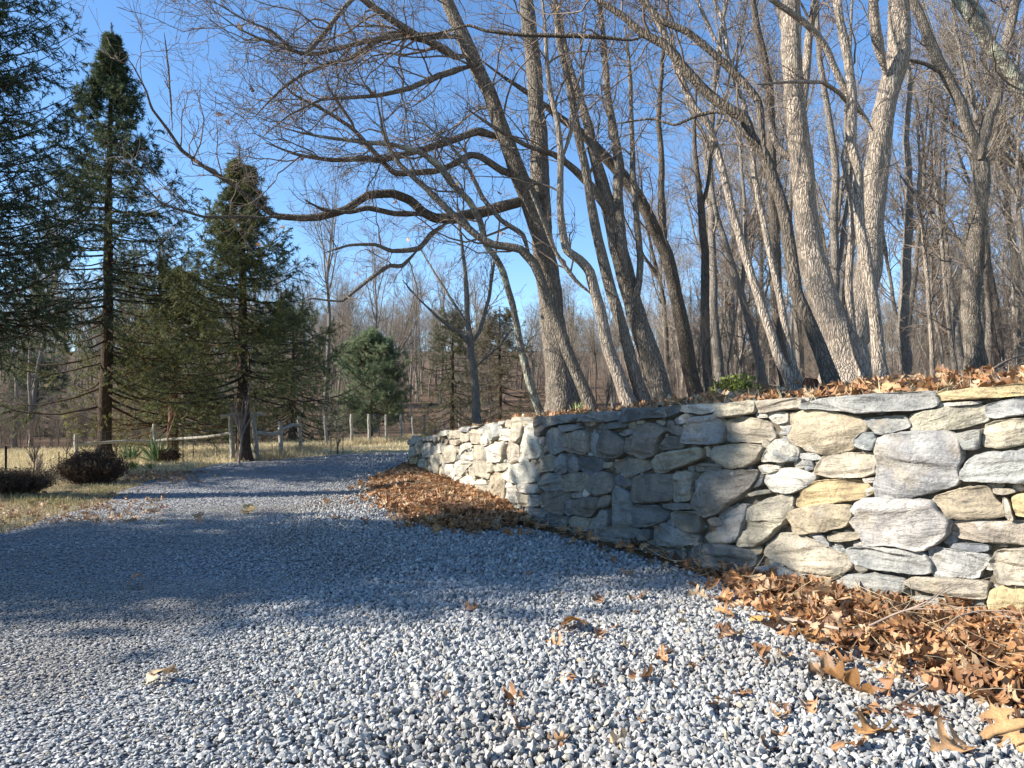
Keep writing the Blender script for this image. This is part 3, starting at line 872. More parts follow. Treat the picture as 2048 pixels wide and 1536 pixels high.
def tree(name, label, cat, base, stems, bark, seed, group=None, twig=None, tw=None, ext=4.0, leaf_p=0.0):
    """stems: list of (part, text, d0, d1, options); first is the trunk and stands on the ground"""
    g = np.random.default_rng(seed)
    first = px_stem(stems[0][1], stems[0][2], stems[0][3], .05)
    bx, by = float(first[0, 0]), float(first[0, 1]); bo = np.array([bx, by, float(ground_z(bx, by))])
    root = empty(name, bo, label, cat, group)
    tm = MB(); cm = MB(); lv = []
    leaves_p[0] = leaf_p
    base_tw = dict(per_m=3.0, L1=(.6, 1.9), n2=6, n3=4, tmin=.3)
    if tw: base_tw.update(tw)
    for k, (part, txt, d0, d1, op) in enumerate(stems):
        S = px_stem(txt, d0, d1, .05, sink=.3 if (k == 0 or op.get('ground')) else None, g=g)
        end = np.array(pts(txt)[-1])
        if end[1] <= 25 or op.get('ext'):     # runs on above the picture
            e = op.get('ext', ext); T = unit(S[-1, :3] - S[-4, :3])
            G = grow(S[-1:, :3], T[None], np.array([e]), 16, .06, .05, g)[0]
            q = np.column_stack([G[1:], np.linspace(S[-1, 3], S[-1, 3] * .25, 16)])
            S = np.vstack([S, spline(q, .08)[1:]])
        else:
            S[-max(2, len(S) // 8):, 3] *= np.linspace(1, .55, max(2, len(S) // 8))
        b = op.get('bark', bark)
        if k and not op.get('ground'):
            m6 = min(8, len(S)); S[:m6, 3] *= np.linspace(.3, 1, m6)
        if part == 'trunk':
            stem(tm, S[:, :3], S[:, 3], seed=seed + k, flare=(k == 0 or bool(op.get('ground'))))
        else:
            lm = MB(); stem(lm, S[:, :3], S[:, 3], seed=seed + k)
            lm.build(part, b, root, origin=bo)
        o2 = dict(base_tw); o2.update({a: v for a, v in op.items() if a in ('per_m', 'L1', 'n2', 'n3', 'tmin', 'up', 'trop', 'lv3', 'rmin')})
        if o2['per_m'] > 0:
            twigs(cm, S[::2, :3], S[::2, 3], g, leaves=lv if leaf_p else None, **o2)
    tm.build('trunk', bark, root, origin=bo)
    if cm.n: cm.build('crown', twig or TWIG, root, origin=bo)
    if sum(map(len, lv)):
        Q = np.concatenate(lv); dm = MB()
        for k in range(len(Q)):
            put_leaf(dm, Q[k] + [0, 0, -.05], g.uniform(.07, .12), g, hang=True)
        dm.build('dead_leaves', LEAF, root, origin=bo)
    return root

# oak leaf outline: place along, half width
OAK = np.array([(0, .012), (.10, .045), (.15, .14), (.21, .25), (.29, .24), (.29, .12), (.35, .095), (.41, .26), (.49, .42), (.59, .41), (.57, .23), (.59, .115), (.65, .13), (.71, .27), (.79, .34), (.86, .27), (.84, .13), (.90, .12), (.95, .12), (1.0, .015)])
LEAF_C = [(.44, .23, .10), (.36, .185, .085), (.48, .295, .15), (.25, .13, .065), (.53, .38, .23), (.18, .095, .05)]
def leaf_shape(g, curl=1.0, lod=0):
    o = OAK if lod == 0 else OAK[[0, 3, 4, 6, 8, 9, 11, 14, 17, 19]]
    x = o[:, 0] + g.normal(0, .012, len(o)); s = g.uniform(.8, 1.15)
    wl = o[:, 1] * s * g.uniform(.85, 1.15, len(o)); wr = o[:, 1] * s * g.uniform(.85, 1.15, len(o))
    cols = [wl, wl * .5, 0 * wl, -wr * .5, -wr]
    U = np.stack([np.broadcast_to(x, (5, len(o))), np.stack(cols)], -1).transpose(1, 0, 2)      # (n, 5, 2)
    a = g.normal(0, 1.2) * curl; b = g.normal(.55, .7) * curl; tw = g.normal(0, .6) * curl
    X, Yv = U[..., 0] - .5, U[..., 1]
    z = b * Yv ** 2 * 1.7 + a * .45 * X ** 2 + .05 * curl * np.sin(X * 9 + g.uniform(0, 6)) * np.abs(Yv) * 2
    Y2 = Yv / (1 + .9 * abs(b) * np.abs(Yv)); X2 = X / (1 + .25 * abs(a) * np.abs(X))
    t = tw * X
    V = np.stack([X2, Y2 * np.cos(t) - z * np.sin(t), Y2 * np.sin(t) + z * np.cos(t)], -1)
    n = len(o); i = np.arange(n * 5).reshape(n, 5)
    q = np.stack([i[:-1, :-1], i[1:, :-1], i[1:, 1:], i[:-1, 1:]], -1).reshape(-1, 4)
    V = V.reshape(-1, 3)
    # the stalk
    k = len(V); sx = V[2]
    V = np.vstack([V, sx + [0, .008, 0], sx + [0, -.008, 0], sx + [-.16, .02, .03]])
    return V, q, np.array([[k, k + 1, k + 2]])
_lg = np.random.default_rng(77)
LEAVES = [leaf_shape(_lg, 1.0, 0) for _ in range(36)]
LEAVES_LO = [leaf_shape(_lg, 1.0, 1) for _ in range(20)]
def rot_rand(g, tilt=.5):
    a = g.uniform(0, 2 * np.pi); b, c = g.normal(0, tilt, 2)
    ca, sa = math.cos(a), math.sin(a); cb, sb = math.cos(b), math.sin(b); cc, sc = math.cos(c), math.sin(c)
    return np.array([[ca, -sa, 0], [sa, ca, 0], [0, 0, 1]]) @ np.array([[1, 0, 0], [0, cb, -sb], [0, sb, cb]]) @ np.array([[cc, 0, sc], [0, 1, 0], [-sc, 0, cc]])
def put_leaf(mb, p, size, g, hang=False, lo=False, tilt=.55, col=None):
    V, q, t = (LEAVES_LO if lo else LEAVES)[g.integers(0, 20)]
    M = rot_rand(g, 1.3 if hang else tilt)
    W = V @ M.T * size + np.asarray(p)
    c = np.array(col if col is not None else LEAF_C[g.choice(6, p=[.22, .20, .18, .16, .12, .12])]) * g.uniform(.8, 1.2)
    shade = np.tile(np.array([.9, 1.0, 1.28, 1.0, .9]), len(W) // 5)[:len(W) - 3, None] * g.uniform(.9, 1.1, (len(W) - 3, 1))
    mb.add(W[:-3], q, 0, c * shade, V[:-3] + g.uniform(-9, 9, 3))
    mb.add(W[-3:], [[0, 1, 2]], 0, c * .7, V[-3:])

LT = (-.5, -.12, .12)      # shoots that reach out over the drive, to the left
tree('oak_tree', 'big two-stemmed oak whose long low limb arches over the drive', 'tree', None, [
    ('trunk', '1125,830,74 1117,720,62 1103,620,56 1090,520,54 1083,440,44 1078,330,40 1072,205,36 1062,85,34 1052,0,32', 11, 11.3, dict(tmin=.45, per_m=3.2, L1=(.6, 2.0), trop=(-.3, 0, .25))),
    ('trunk', '1096,560,48 1085,480,46 1062,410,42 1030,330,38 1007,273,36 975,185,34 939,102,33 891,0,30', 11, 10.6, dict(tmin=.3, per_m=4.5, L1=(.8, 2.4), trop=LT)),
    ('limb', '1090,392,26 1069,398,25 1042,403,24 1001,413,24 956,427,24 912,437,25 871,436,22 847,424,21 820,400,20 785,387,19 734,391,18 690,420,17 640,434,17 600,436,15 547,430,13 495,393,11 455,362,10 410,335,9 362,301,8 335,260,7 307,219,6 294,181,5 267,130,4 239,96,2', 11, 8.8, dict(tmin=.2, per_m=2.6, L1=(.4, 1.5), bark=BARK_DARK, n2=5, n3=3)),
    ('limb', '871,436,14 837,428,14 785,427,13 734,416,12 700,424,10 650,420,7 610,400,4', 10.4, 9.7, dict(tmin=.2, per_m=2, bark=BARK_DARK)),
    ('limb', '345,262,5 338,171,4 333,103,3 330,65,2', 8.95, 8.9, dict(tmin=.1, per_m=4.4, L1=(.15, .45), n2=3, n3=2, bark=BARK_DARK)),
    ('limb', '560,432,10 520,436,9 478,434,8 410,434,7 376,424,6 325,407,5 297,379,4 260,345,3 225,300,2', 9.2, 8.4, dict(tmin=.05, per_m=3.5, L1=(.3, 1.0), n2=4, n3=3, bark=BARK_DARK)),
    ('limb', '902,441,13 864,468,13 836,497,12 785,502,10 751,489,8 700,490,6 650,505,4', 10.5, 9.6, dict(tmin=.2, per_m=3, L1=(.3, 1.1))),
    ('limb', '840,495,10 805,531,10 781,531,9 764,541,9 737,561,8 702,589,7 685,602,6 661,601,5 620,597,4 590,612,2', 10.3, 9.6, dict(tmin=.1, per_m=3.5, L1=(.3, 1.0), n2=4, n3=3, trop=(0, 0, -.2))),
    ('limb', '1076,366,18 1042,355,17 1001,342,17 960,314,16 939,310,15 912,325,15 871,342,14 792,347,13 768,328,12 734,290,11 700,253,9 640,215,7 590,190,5 540,140,3', 11, 9.6, dict(tmin=.15, per_m=4.4, L1=(.6, 1.9), n2=7, n3=4, trop=LT)),
    ('limb', '1015,280,20 956,262,18 905,280,17 854,297,16 802,311,15 760,320,14 720,318,13 660,320,10 600,310,7 530,285,4', 11, 9.4, dict(tmin=.15, per_m=4.4, L1=(.6, 1.9), n2=7, n3=4, trop=LT)),
    ('limb', '940,110,22 912,113,20 871,89,18 830,68,17 785,41,16 741,10,15 700,-25,12', 10.7, 9.6, dict(tmin=.1, per_m=4.4, L1=(.8, 2.2), n2=7, n3=4, trop=(-.5, -.1, -.15))),
    ('limb', '930,75,15 871,70,14 800,72,13 740,82,12 690,95,10 640,108,9 600,105,8 540,85,6 480,60,4 425,20,2', 10.6, 9.0, dict(tmin=.1, per_m=4.6, L1=(.5, 1.7), n2=7, n3=4, trop=(-.5, -.1, -.1))),
    ('limb', '900,60,14 854,82,13 785,67,12 751,85,11 700,116,10 650,130,9 600,150,7 560,180,6 510,235,3', 10.6, 9.2, dict(tmin=.1, per_m=4.6, L1=(.5, 1.6), n2=7, n3=4, trop=(-.5, -.1, -.05))),
    ('limb', '950,130,16 880,150,14 820,175,12 760,190,10 700,195,8 640,200,6 580,230,4 530,270,2', 10.7, 9.0, dict(tmin=.1, per_m=4.6, L1=(.5, 1.6), n2=7, n3=4, trop=(-.5, -.1, .05))),
    ('limb', '745,-40,12 700,0,11 650,60,10 610,105,10 585,100,8 540,60,6 490,40,4 430,5,2', 9.8, 8.8, dict(tmin=.1, per_m=4.4, L1=(.5, 1.4), n2=6, n3=4, trop=(-.5, -.1, .05))),
], BARK_GREY, 101, leaf_p=.011)
tree('arching_tree', 'slender tree arching left from the wall top in front of the big oak', 'tree', None, [
    ('trunk', '1180,818,27 1160,765,26 1140,710,25 1120,655,24 1095,590,23 1070,530,22 1040,500,20 1010,494,19 985,490,18 955,474,17 925,448,16 895,420,15 850,375,13 800,330,11 770,280,8 755,215,5 745,150,3', 9.5, 9.2, dict(tmin=.4, per_m=4, trop=LT)),
    ('limb', '1062,520,14 1045,470,13 1000,440,11 965,395,10 940,340,8 900,290,6 850,250,4', 9.5, 9.3, dict(tmin=.2, per_m=4, trop=LT)),
], BARK_GREY, 102, leaf_p=.002)
tree('lichen_tree', 'thin pale tree leaning left, nearest the low end of the wall', 'tree', None, [
    ('trunk', '1083,830,17 1066,780,17 1045,700,16 1025,610,15 1008,545,15 990,510,14 973,490,14 960,444,14 939,403,15 905,369,15 878,331,14 840,305,13 785,290,11 720,285,9 650,275,7 600,265,6 545,250,3', 10.3, 9.4, dict(tmin=.4, per_m=4, trop=LT)),
], BARK_LICHEN, 103)
tree('slim_tree', 'crooked rough-barked slim tree bending left above the dark wall, with a snapped stub', 'tree', None, [
    ('trunk', '1258,818,32 1240,770,29 1217,705,27 1196,610,25 1180,545,23 1160,520,21 1135,500,19 1126,455,17 1120,400,16 1119,350,15 1121,300,14 1115,239,13 1103,190,12 1095,120,10 1090,60,8 1085,10,7', 9.2, 9.2, dict(tmin=.35, per_m=3.5)),
    ('limb', '1185,590,12 1150,560,11 1110,500,9 1085,440,7 1060,380,5', 9.2, 9.0, dict(tmin=.2, per_m=3)),
    ('limb', '1120,330,10 1150,240,9 1165,180,8 1160,110,6 1175,30,5', 9.2, 9.4, dict(tmin=.2, per_m=4)),
], BARK_PALE, 104, leaf_p=.014)
tree('slim_tree', 'straight rough pale slim tree beside the crooked one over the dark wall', 'tree', None, [
    ('trunk', '1288,815,32 1268,755,30 1250,690,28 1227,605,25 1204,522,24 1190,460,22 1178,393,21 1168,325,19 1155,256,18 1141,188,17 1127,120,15 1117,68,14 1110,8,13', 9.3, 9.6, dict(tmin=.4, per_m=3.2)),
], BARK_GREY, 105, leaf_p=.01)
tree('forked_tree', 'thick grey leaning trunk with dark shaded side, fanning into many stems above the wall', 'tree', None, [
    ('trunk', '1322,808,50 1308,745,47 1292,690,44 1270,625,42 1250,555,40 1236,500,38 1222,440,34 1205,370,30 1190,310,26 1176,260,22 1160,200,18 1140,130,14 1125,60,11 1110,5,9', 10.2, 10.8, dict(tmin=.4, per_m=3.4)),
    ('trunk', '1250,560,26 1240,480,26 1238,400,24 1240,330,22 1225,250,19 1215,180,16 1208,90,13 1200,10,11', 10.2, 10.9, dict(tmin=.3, per_m=3.4)),
    ('limb', '1222,440,20 1190,380,19 1150,340,17 1110,310,14 1050,290,11 980,250,8 930,215,5', 10.4, 9.8, dict(tmin=.2, per_m=4, trop=LT)),
    ('limb', '1270,640,16 1280,520,16 1275,430,15 1268,350,13 1262,250,11 1258,150,9 1250,50,7', 10.2, 10.6, dict(tmin=.3, per_m=3.5)),
], BARK_GREY, 106)
tree('leaning_tree', 'dark leaning tree crossing behind the fanning trunk with a lit curving top', 'tree', None, [
    ('trunk', '1392,792,34 1378,720,32 1365,650,31 1348,570,30 1334,515,29 1315,468,28 1281,403,27 1247,352,26 1213,314,24 1168,268,20 1120,235,16 1060,190,12 1000,150,8 950,110,5', 14, 12.5, dict(tmin=.35, per_m=3)),
    ('limb', '1330,505,16 1325,420,16 1322,330,14 1318,240,12 1322,150,10 1330,60,8 1335,10,6', 14, 14, dict(tmin=.2, per_m=3)),
], BARK_DARK, 107)
tree('woodland_tree', 'straight narrow dark tree standing alone in the gap right of the leaning trees', 'tree', None, [
    ('trunk', '1420,792,22 1414,700,21 1411,600,20 1408,500,18 1404,420,16 1395,350,12 1388,260,9 1392,150,6', 15.5, 15.5, dict(tmin=.55, per_m=2.2, rmin=.004)),
    ('limb', '1404,420,10 1416,360,9 1425,280,8 1430,180,6', 15.5, 15.8, dict(tmin=.2, per_m=2.2, rmin=.004)),
], BARK_DARK, 108)
tree('pale_tree', 'pale rough-barked slender tree leaning left, left one of the close pair on the wall', 'tree', None, [
    ('trunk', '1590,793,24 1573,750,23 1553,708,22 1529,632,21 1502,537,19 1485,475,18 1464,415,17 1440,318,17 1420,253,17 1392,219,16 1365,160,16 1343,103,15 1315,41,14 1288,0,13', 7.2, 8.0, dict(tmin=.5, per_m=1.8)),
], BARK_PALE, 109)
tree('pale_tree', 'pale slender tree forking high, right one of the close pair on the wall', 'tree', None, [
    ('trunk', '1603,788,20 1590,740,19 1577,680,18 1564,630,17 1553,578,16 1539,513,15 1527,451,14 1517,400,14 1509,342,13 1507,300,12 1495,255,12 1485,205,12 1464,147,12 1451,109,11 1446,51,10 1427,-2,9', 7.3, 7.6, dict(tmin=.45, per_m=1.8)),
    ('trunk', '1454,118,11 1440,95,10 1427,68,9 1403,10,8', 7.5, 7.6, dict(tmin=.2, per_m=3)),
], BARK_PALE, 110)
tree('leaning_tree', 'dark-shaded trunk slanting left across the big forked oak, long bare limbs above', 'tree', None, [
    ('trunk', '1668,790,35 1649,735,33 1621,656,31 1598,588,29 1582,513,28 1567,427,27 1550,369,26 1526,308,26 1502,273,25 1491,239,24 1451,212,23 1416,185,22 1369,137,21 1329,92,19 1281,65,17 1247,34,15 1196,0,13', 6.7, 7.4, dict(tmin=.35, per_m=3)),
    ('limb', '1532,318,17 1524,260,17 1515,205,17 1487,166,17 1451,130,16 1410,94,16 1375,65,15 1322,41,14 1298,14,13 1281,-2,12', 6.8, 7.1, dict(tmin=.25, per_m=3, bark=BARK_DARK)),
    ('limb', '1290,72,12 1262,80,11 1213,75,11 1137,72,10 1042,70,9 973,62,8 939,51,7 871,68,6 790,80,5 710,110,3', 7.3, 7.6, dict(tmin=.1, per_m=3.5, L1=(.4, 1.2), bark=BARK_DARK, trop=LT)),
    ('limb', '1512,285,14 1480,262,13 1450,225,11 1432,222,9 1395,230,8 1348,250,6 1300,238,5 1230,248,4', 6.9, 7.5, dict(tmin=.1, per_m=3, L1=(.3, .9), bark=BARK_DARK)),
], BARK_DARK, 111)
tree('oak_tree', 'massive pale-barked oak forking low into two thick leaders', 'tree', None, [
    ('trunk', '1692,778,112 1690,730,100 1680,680,92 1660,640,72 1645,596,66 1625,510,58 1612,420,51 1602,320,47 1592,222,45 1584,137,44 1580,68,42 1577,-2,40', 9, 9.5, dict(tmin=.5, per_m=1.8)),
    ('trunk', '1702,735,80 1708,670,64 1722,605,58 1737,540,55 1748,470,52 1752,393,50 1759,325,50 1768,239,49 1782,164,47 1796,103,46 1800,51,46 1801,-2,44', 9, 9.2, dict(tmin=.5, per_m=1.8)),
    ('limb', '1772,150,26 1763,116,25 1756,75,24 1752,30,22 1748,-2,20', 9.05, 8.8, dict(tmin=.2, per_m=2)),
    ('limb', '1598,260,20 1604,200,20 1612,140,19 1620,70,18 1632,-2,17', 9.6, 10.2, dict(tmin=.2, per_m=2)),
    ('limb', '1585,100,18 1570,60,17 1560,20,16 1550,-2,15', 9.5, 9.8, dict(tmin=.2, per_m=2)),
    ('limb', '1745,262,17 1735,245,17 1717,218,16 1690,171,15 1673,137,15 1649,89,14 1604,41,14 1543,-2,12', 8.9, 8.6, dict(tmin=.1, per_m=2)),
    ('limb', '1610,330,22 1580,316,19 1560,300,15 1545,270,12 1540,240,10', 9.3, 9.5, dict(tmin=.3, per_m=2)),
    ('limb', '1738,240,12 1700,205,11 1683,185,10 1649,164,9 1620,164,8 1587,164,7 1550,166,6 1512,169,5', 8.9, 7.9, dict(tmin=.1, per_m=2, L1=(.3, .8))),
], BARK_PALE, 112, tw=dict(L1=(.8, 2.2)))
tree('pale_tree', 'thin pale stem rising against the forked oak, left of its taller twin', 'tree', None, [
    ('trunk', '1731,772,22 1720,730,20 1709,680,19 1702,630,18 1700,571,17 1700,502,16 1702,434,15 1700,390,13 1690,340,10 1684,315,8 1692,280,6', 7.6, 7.7, dict(tmin=.5, per_m=1.5)),
], BARK_PALE, 113)
tree('pale_tree', 'tall wavy pale stem standing right in front of the forked oak', 'tree', None, [
    ('trunk', '1764,772,28 1761,720,27 1755,650,26 1745,590,26 1730,515,25 1718,450,24 1716,405,23 1716,345,23 1702,285,23 1703,215,22 1698,140,21 1690,85,20 1678,27,19 1675,-2,18', 7.2, 7.4, dict(tmin=.5, per_m=2)),
], BARK_PALE, 114)
tree('forked_tree', 'grey tree forking wide high up, right of the massive oak', 'tree', None, [
    ('trunk', '1953,752,44 1946,690,40 1942,620,39 1944,560,39 1952,470,38 1960,400,36 1963,340,34 1955,295,30 1936,256,25 1922,205,24 1895,154,23 1861,85,22 1833,17,20', 12, 12.2, dict(tmin=.4, per_m=2.0, rmin=.0035)),
    ('trunk', '1960,320,28 1968,280,26 1976,250,24 1994,198,23 1998,144,22 2018,68,21 2031,-2,20', 12, 12.4, dict(tmin=.2, per_m=2.0, rmin=.0035)),
    ('limb', '1944,560,14 1930,500,13 1905,470,11 1880,445,9 1840,400,7 1800,350,5', 12, 12.5, dict(tmin=.1, per_m=2.2, rmin=.0035)),
    ('limb', '1905,165,11 1880,145,10 1850,128,9 1812,120,7 1770,128,5', 12.2, 12, dict(tmin=.1, per_m=3)),
], BARK_GREY, 115)
tree('leaning_tree', 'lichened limb tree sweeping in from beyond the right edge of the picture', 'tree', None, [
    ('trunk', '2420,700,60 2370,600,52 2290,470,46 2180,330,42 2110,255,38 2048,191,36 2014,137,33 1980,92,30 1946,41,27 1912,-2,24', 8.6, 8.8, dict(tmin=.4, per_m=2.4)),
    ('limb', '1984,98,18 1978,60,17 1960,20,16 1935,-2,15', 8.75, 8.9, dict(tmin=.2, per_m=2.5)),
], BARK_LICHEN, 116)
tree('woodland_tree', 'bent dark tree just right of the grey forked tree', 'tree', None, [
    ('trunk', '2000,735,22 1992,660,21 1986,600,20 1976,545,18 1968,490,16 1962,430,13 1950,350,9 1945,260,6', 16.5, 16.5, dict(tmin=.4, per_m=1.8, rmin=.004)),
], BARK_DARK, 117)
tree('woodland_tree', 'thin wavering sapling trunk between the massive oak and the grey forked tree', 'tree', None, [
    ('trunk', '1868,756,10 1861,690,10 1857,620,9 1854,537,9 1847,468,8 1835,400,7 1838,330,6 1832,250,4', 12.5, 12.5, dict(tmin=.3, per_m=3.2, L1=(.5, 1.4), rmin=.0035)),
], BARK_PALE, 118)
tree('woodland_tree', 'very thin pale sapling trunk close beside the grey forked tree', 'tree', None, [
    ('trunk', '1912,750,11 1900,670,10 1893,590,10 1887,520,9 1880,450,8 1872,380,6 1868,300,5', 13.5, 13.5, dict(tmin=.3, per_m=2.2, rmin=.004)),
], BARK_WOODS, 119)
tree('woodland_tree', 'dark upright tree seen in the gap left of the massive oak', 'tree', None, [
    ('trunk', '1572,780,25 1560,690,24 1553,600,23 1551,513,22 1546,410,21 1543,273,20 1537,171,18 1526,103,16 1512,34,15 1505,-2,13', 14, 14, dict(tmin=.4, per_m=2.0, rmin=.004)),
], BARK_DARK, 120)
tree('woodland_tree', 'grey tree with a wide open crown behind the pale pair', 'tree', None, [
    ('trunk', '1530,778,18 1510,690,17 1485,600,16 1462,520,14 1440,450,12 1425,390,9 1412,320,6', 17, 17, dict(tmin=.3, per_m=1.8, rmin=.0045)),
    ('limb', '1485,600,9 1490,500,9 1488,400,8 1480,300,6 1484,200,5', 17, 17.5, dict(tmin=.2, per_m=1.8, rmin=.0045)),
], BARK_WOODS, 121)
tree('woodland_tree', 'tall thin pair-stemmed tree right behind the massive oak', 'tree', None, [
    ('trunk', '1640,775,20 1660,680,18 1672,560,18 1668,440,17 1672,330,16 1655,220,14 1640,120,12 1632,10,10', 15, 15, dict(tmin=.3, per_m=1.7, rmin=.004)),
    ('limb', '1672,560,10 1690,450,10 1700,340,9 1690,230,8 1700,120,7 1705,10,6', 15, 15.4, dict(tmin=.2, per_m=1.7, rmin=.004)),
], BARK_WOODS, 122)
tree('woodland_tree', 'straight brown-grey tree right of the tall wavy pale stem', 'tree', None, [
    ('trunk', '1812,752,24 1806,660,23 1810,560,22 1815,470,20 1818,380,17 1812,280,14 1820,180,11 1815,80,8', 14.5, 14.5, dict(tmin=.35, per_m=1.7, rmin=.004)),
], BARK_WOODS, 123)
tree('young_tree', 'young open tree with upswept branches beyond the low end of the wall', 'tree', None, [
    ('trunk', '955,846,20 950,780,18 946,720,17 942,688,15 937,640,13 935,602,12 930,560,10 928,520,9 922,470,7 915,420,5 912,370,3', 17, 17, dict(tmin=.4, per_m=3.5, L1=(.5, 1.2), n2=5, n3=3, up=.15, rmin=.004)),
    ('limb', '944,700,9 925,670,8 895,650,7 870,630,6 840,600,4 805,560,3', 17, 16.5, dict(tmin=.1, per_m=3, L1=(.4, 1.0), n2=5, n3=3, up=.15, rmin=.004)),
    ('limb', '943,690,9 960,660,9 975,600,8 985,540,7 995,480,5 1002,420,3', 17, 17.4, dict(tmin=.1, per_m=3, L1=(.4, 1.0), n2=5, n3=3, up=.15, rmin=.004)),
    ('limb', '940,660,8 915,620,7 885,570,6 860,530,4 830,480,3', 17, 17.5, dict(tmin=.1, per_m=3, L1=(.4, 1.0), n2=5, n3=3, up=.15, rmin=.004)),
    ('limb', '948,740,7 970,715,6 1000,690,5 1025,655,3', 17, 16.7, dict(tmin=.1, per_m=3, L1=(.4, .9), n2=4, n3=3, up=.15, rmin=.004)),
], BARK_WOODS, 124, twig=TWIG_WOODS)

tree('dead_tree', 'pale dead trunk with broken stubs at the wood edge, far left', 'tree', None, [
    ('trunk', '62,868,8 61,800,7 58,745,7 60,705,6 66,650,5 62,600,3', 28, 28, dict(tmin=.3, per_m=1.2, L1=(.3, .9), n2=2, n3=1, rmin=.005)),
    ('limb', '59,730,5 50,726,4 38,728,3', 28, 27.8, dict(per_m=0))], BARK_PALE, 131)
tree('dead_tree', 'shorter bent pale dead trunk left of the taller one at the far left', 'tree', None, [
    ('trunk', '30,868,9 32,800,8 33,770,7 29,735,6 20,690,4', 27, 27, dict(tmin=.3, per_m=1.2, L1=(.3, .8), n2=2, n3=1, rmin=.005))], BARK_PALE, 132)

# ------------------------------------------------------------------ the woods: a few kinds, copied tree by tree
def woods_kind(seed, H, r, first, forks, spread, name, bark, twig, fine=True):
    g = np.random.default_rng(seed)
    root = empty(name, (0, 0, -60), 'bare tree', 'tree')
    n = 22
    P = grow(np.zeros((1, 3)) - [0, 0, .3], np.array([[g.normal(0, .07), g.normal(0, .07), 1]]), np.array([H]), n, .05, .05, g)
    Rr = taper(1, n + 1, np.array([r]), np.array([r * .12]))
    Rr[:, 0] *= 1.35
    tm = MB(); tubes(tm, P, Rr, 9)
    sets = [(P, Rr)]
    if forks:
        S, D, rr, t = spawn(P, Rr, forks, first, .75, .3, .6, g)
        F = grow(S, D, H * g.uniform(.3, .55, forks) * (1.2 - .5 * t), 14, .07, .10, g)
        RF = taper(forks, 15, rr * .7, np.full(forks, .012)); tubes(tm, F, RF, 7); sets.append((F, RF))
    tm.build('trunk', bark, root)
    cm = MB()
    for k, (A, RA) in enumerate(sets):
        S, D, rr, t = spawn(A, RA, 18 if k == 0 else 8, first if k == 0 else .15, 1, .5, 1.1, g)
        l = spread * g.uniform(.5, 1.2, len(S)) * (1.2 - .7 * t)
        B = grow(S, D, l, 8, .14, .10, g); RB = taper(len(S), 9, np.minimum(rr * .5, .03), np.full(len(S), .006)); tubes(cm, B, RB, 4)
        S, D, rr, t = spawn(B, RB, 8, .2, 1, .45, 1.0, g)
        l = g.uniform(.4, 1.3, len(S)) * (1.2 - .6 * t)
        B2 = grow(S, D, l, 4, .18, .06, g); RB2 = taper(len(S), 5, np.minimum(rr * .7, .010), np.full(len(S), .0045)); tubes(cm, B2, RB2, 3)
        S, D, rr, t = spawn(B2, RB2, 4 if fine else 3, .2, 1, .4, 1.0, g)
        l = g.uniform(.2, .6, len(S))
        B3 = grow(S, D, l, 2, .2, .0, g); RB3 = taper(len(S), 3, np.minimum(rr, .0055), np.full(len(S), .003)); tubes(cm, B3, RB3, 3)
    # dead shoots low on the trunk
    S, D, rr, t = spawn(P, Rr, 14, .06, first + .1, .8, 1.5, g)
    B = grow(S, D, g.uniform(.4, 1.6, 14), 6, .2, .05, g); RB = taper(14, 7, np.full(14, .010), np.full(14, .004)); tubes(cm, B, RB, 3)
    S, D, rr, t = spawn(B, RB, 6, .2, 1, .5, 1.1, g); B = grow(S, D, g.uniform(.2, .6, len(S)), 3, .2, 0, g); tubes(cm, B, taper(len(S), 4, np.full(len(S), .005), np.full(len(S), .003)), 3)
    cm.build('crown', twig, root)
    return root
KINDS = [woods_kind(201, 13, .13, .35, 3, 2.4, 'woodland_tree', BARK_WOODS, TWIG_WOODS),
         woods_kind(202, 15, .17, .45, 4, 2.8, 'woodland_tree', BARK_DARK, TWIG_WOODS),
         woods_kind(203, 11, .09, .3, 2, 1.9, 'woodland_tree', BARK_PALE, TWIG_WOODS),
         woods_kind(204, 16, .20, .5, 5, 3.0, 'woodland_tree', BARK_WOODS, TWIG_WOODS),
         woods_kind(205, 8, .05, .2, 2, 1.5, 'woodland_tree', BARK_WOODS, TWIG),
         woods_kind(206, 12, .11, .25, 4, 2.2, 'woodland_tree', BARK_GREY, TWIG_WOODS)]
def plant(k, x, y, sc, label, group, z=None, first=set()):
    rz = rng.uniform(0, 6.28)
    z = float(ground_z(x, y)) if z is None else z
    if k not in first:
        first.add(k); o = KINDS[k]; o.location = (x, y, z - .05); o.rotation_euler = (0, 0, rz); o.scale = (sc,) * 3
        return tag(o, label, 'tree', group)
    return copy_thing(KINDS[k], (x, y, z - .05), rz, sc, label, 'tree', group)
KIND_WORD = ['grey-brown', 'thick dark', 'slim pale', 'tall stout', 'low scrubby', 'many-branched grey']
wr = np.random.default_rng(31)
cnt = 0
while cnt < 125:
    px = wr.uniform(1060, 2350); d = 18 + 56 * wr.random() ** 0.9
    x, y, _ = pix(px, 800, d)
    if x < bank_edge(y) + 1.5: continue
    if px < 1400 and d < 20: continue
    k = int(wr.choice(6, p=[.24, .08, .24, .04, .24, .16]))
    z = 'near' if d < 24 else ('in the middle of' if d < 40 else 'far back in')
    plant(k, float(x), float(y), wr.uniform(.8, 1.15), f'{KIND_WORD[k]} bare tree {"standing near the front of" if d < 24 else z} the woods behind the wall', f'{KIND_WORD[k]} bare trees {z} the woods behind the wall')
    cnt += 1
cnt = 0
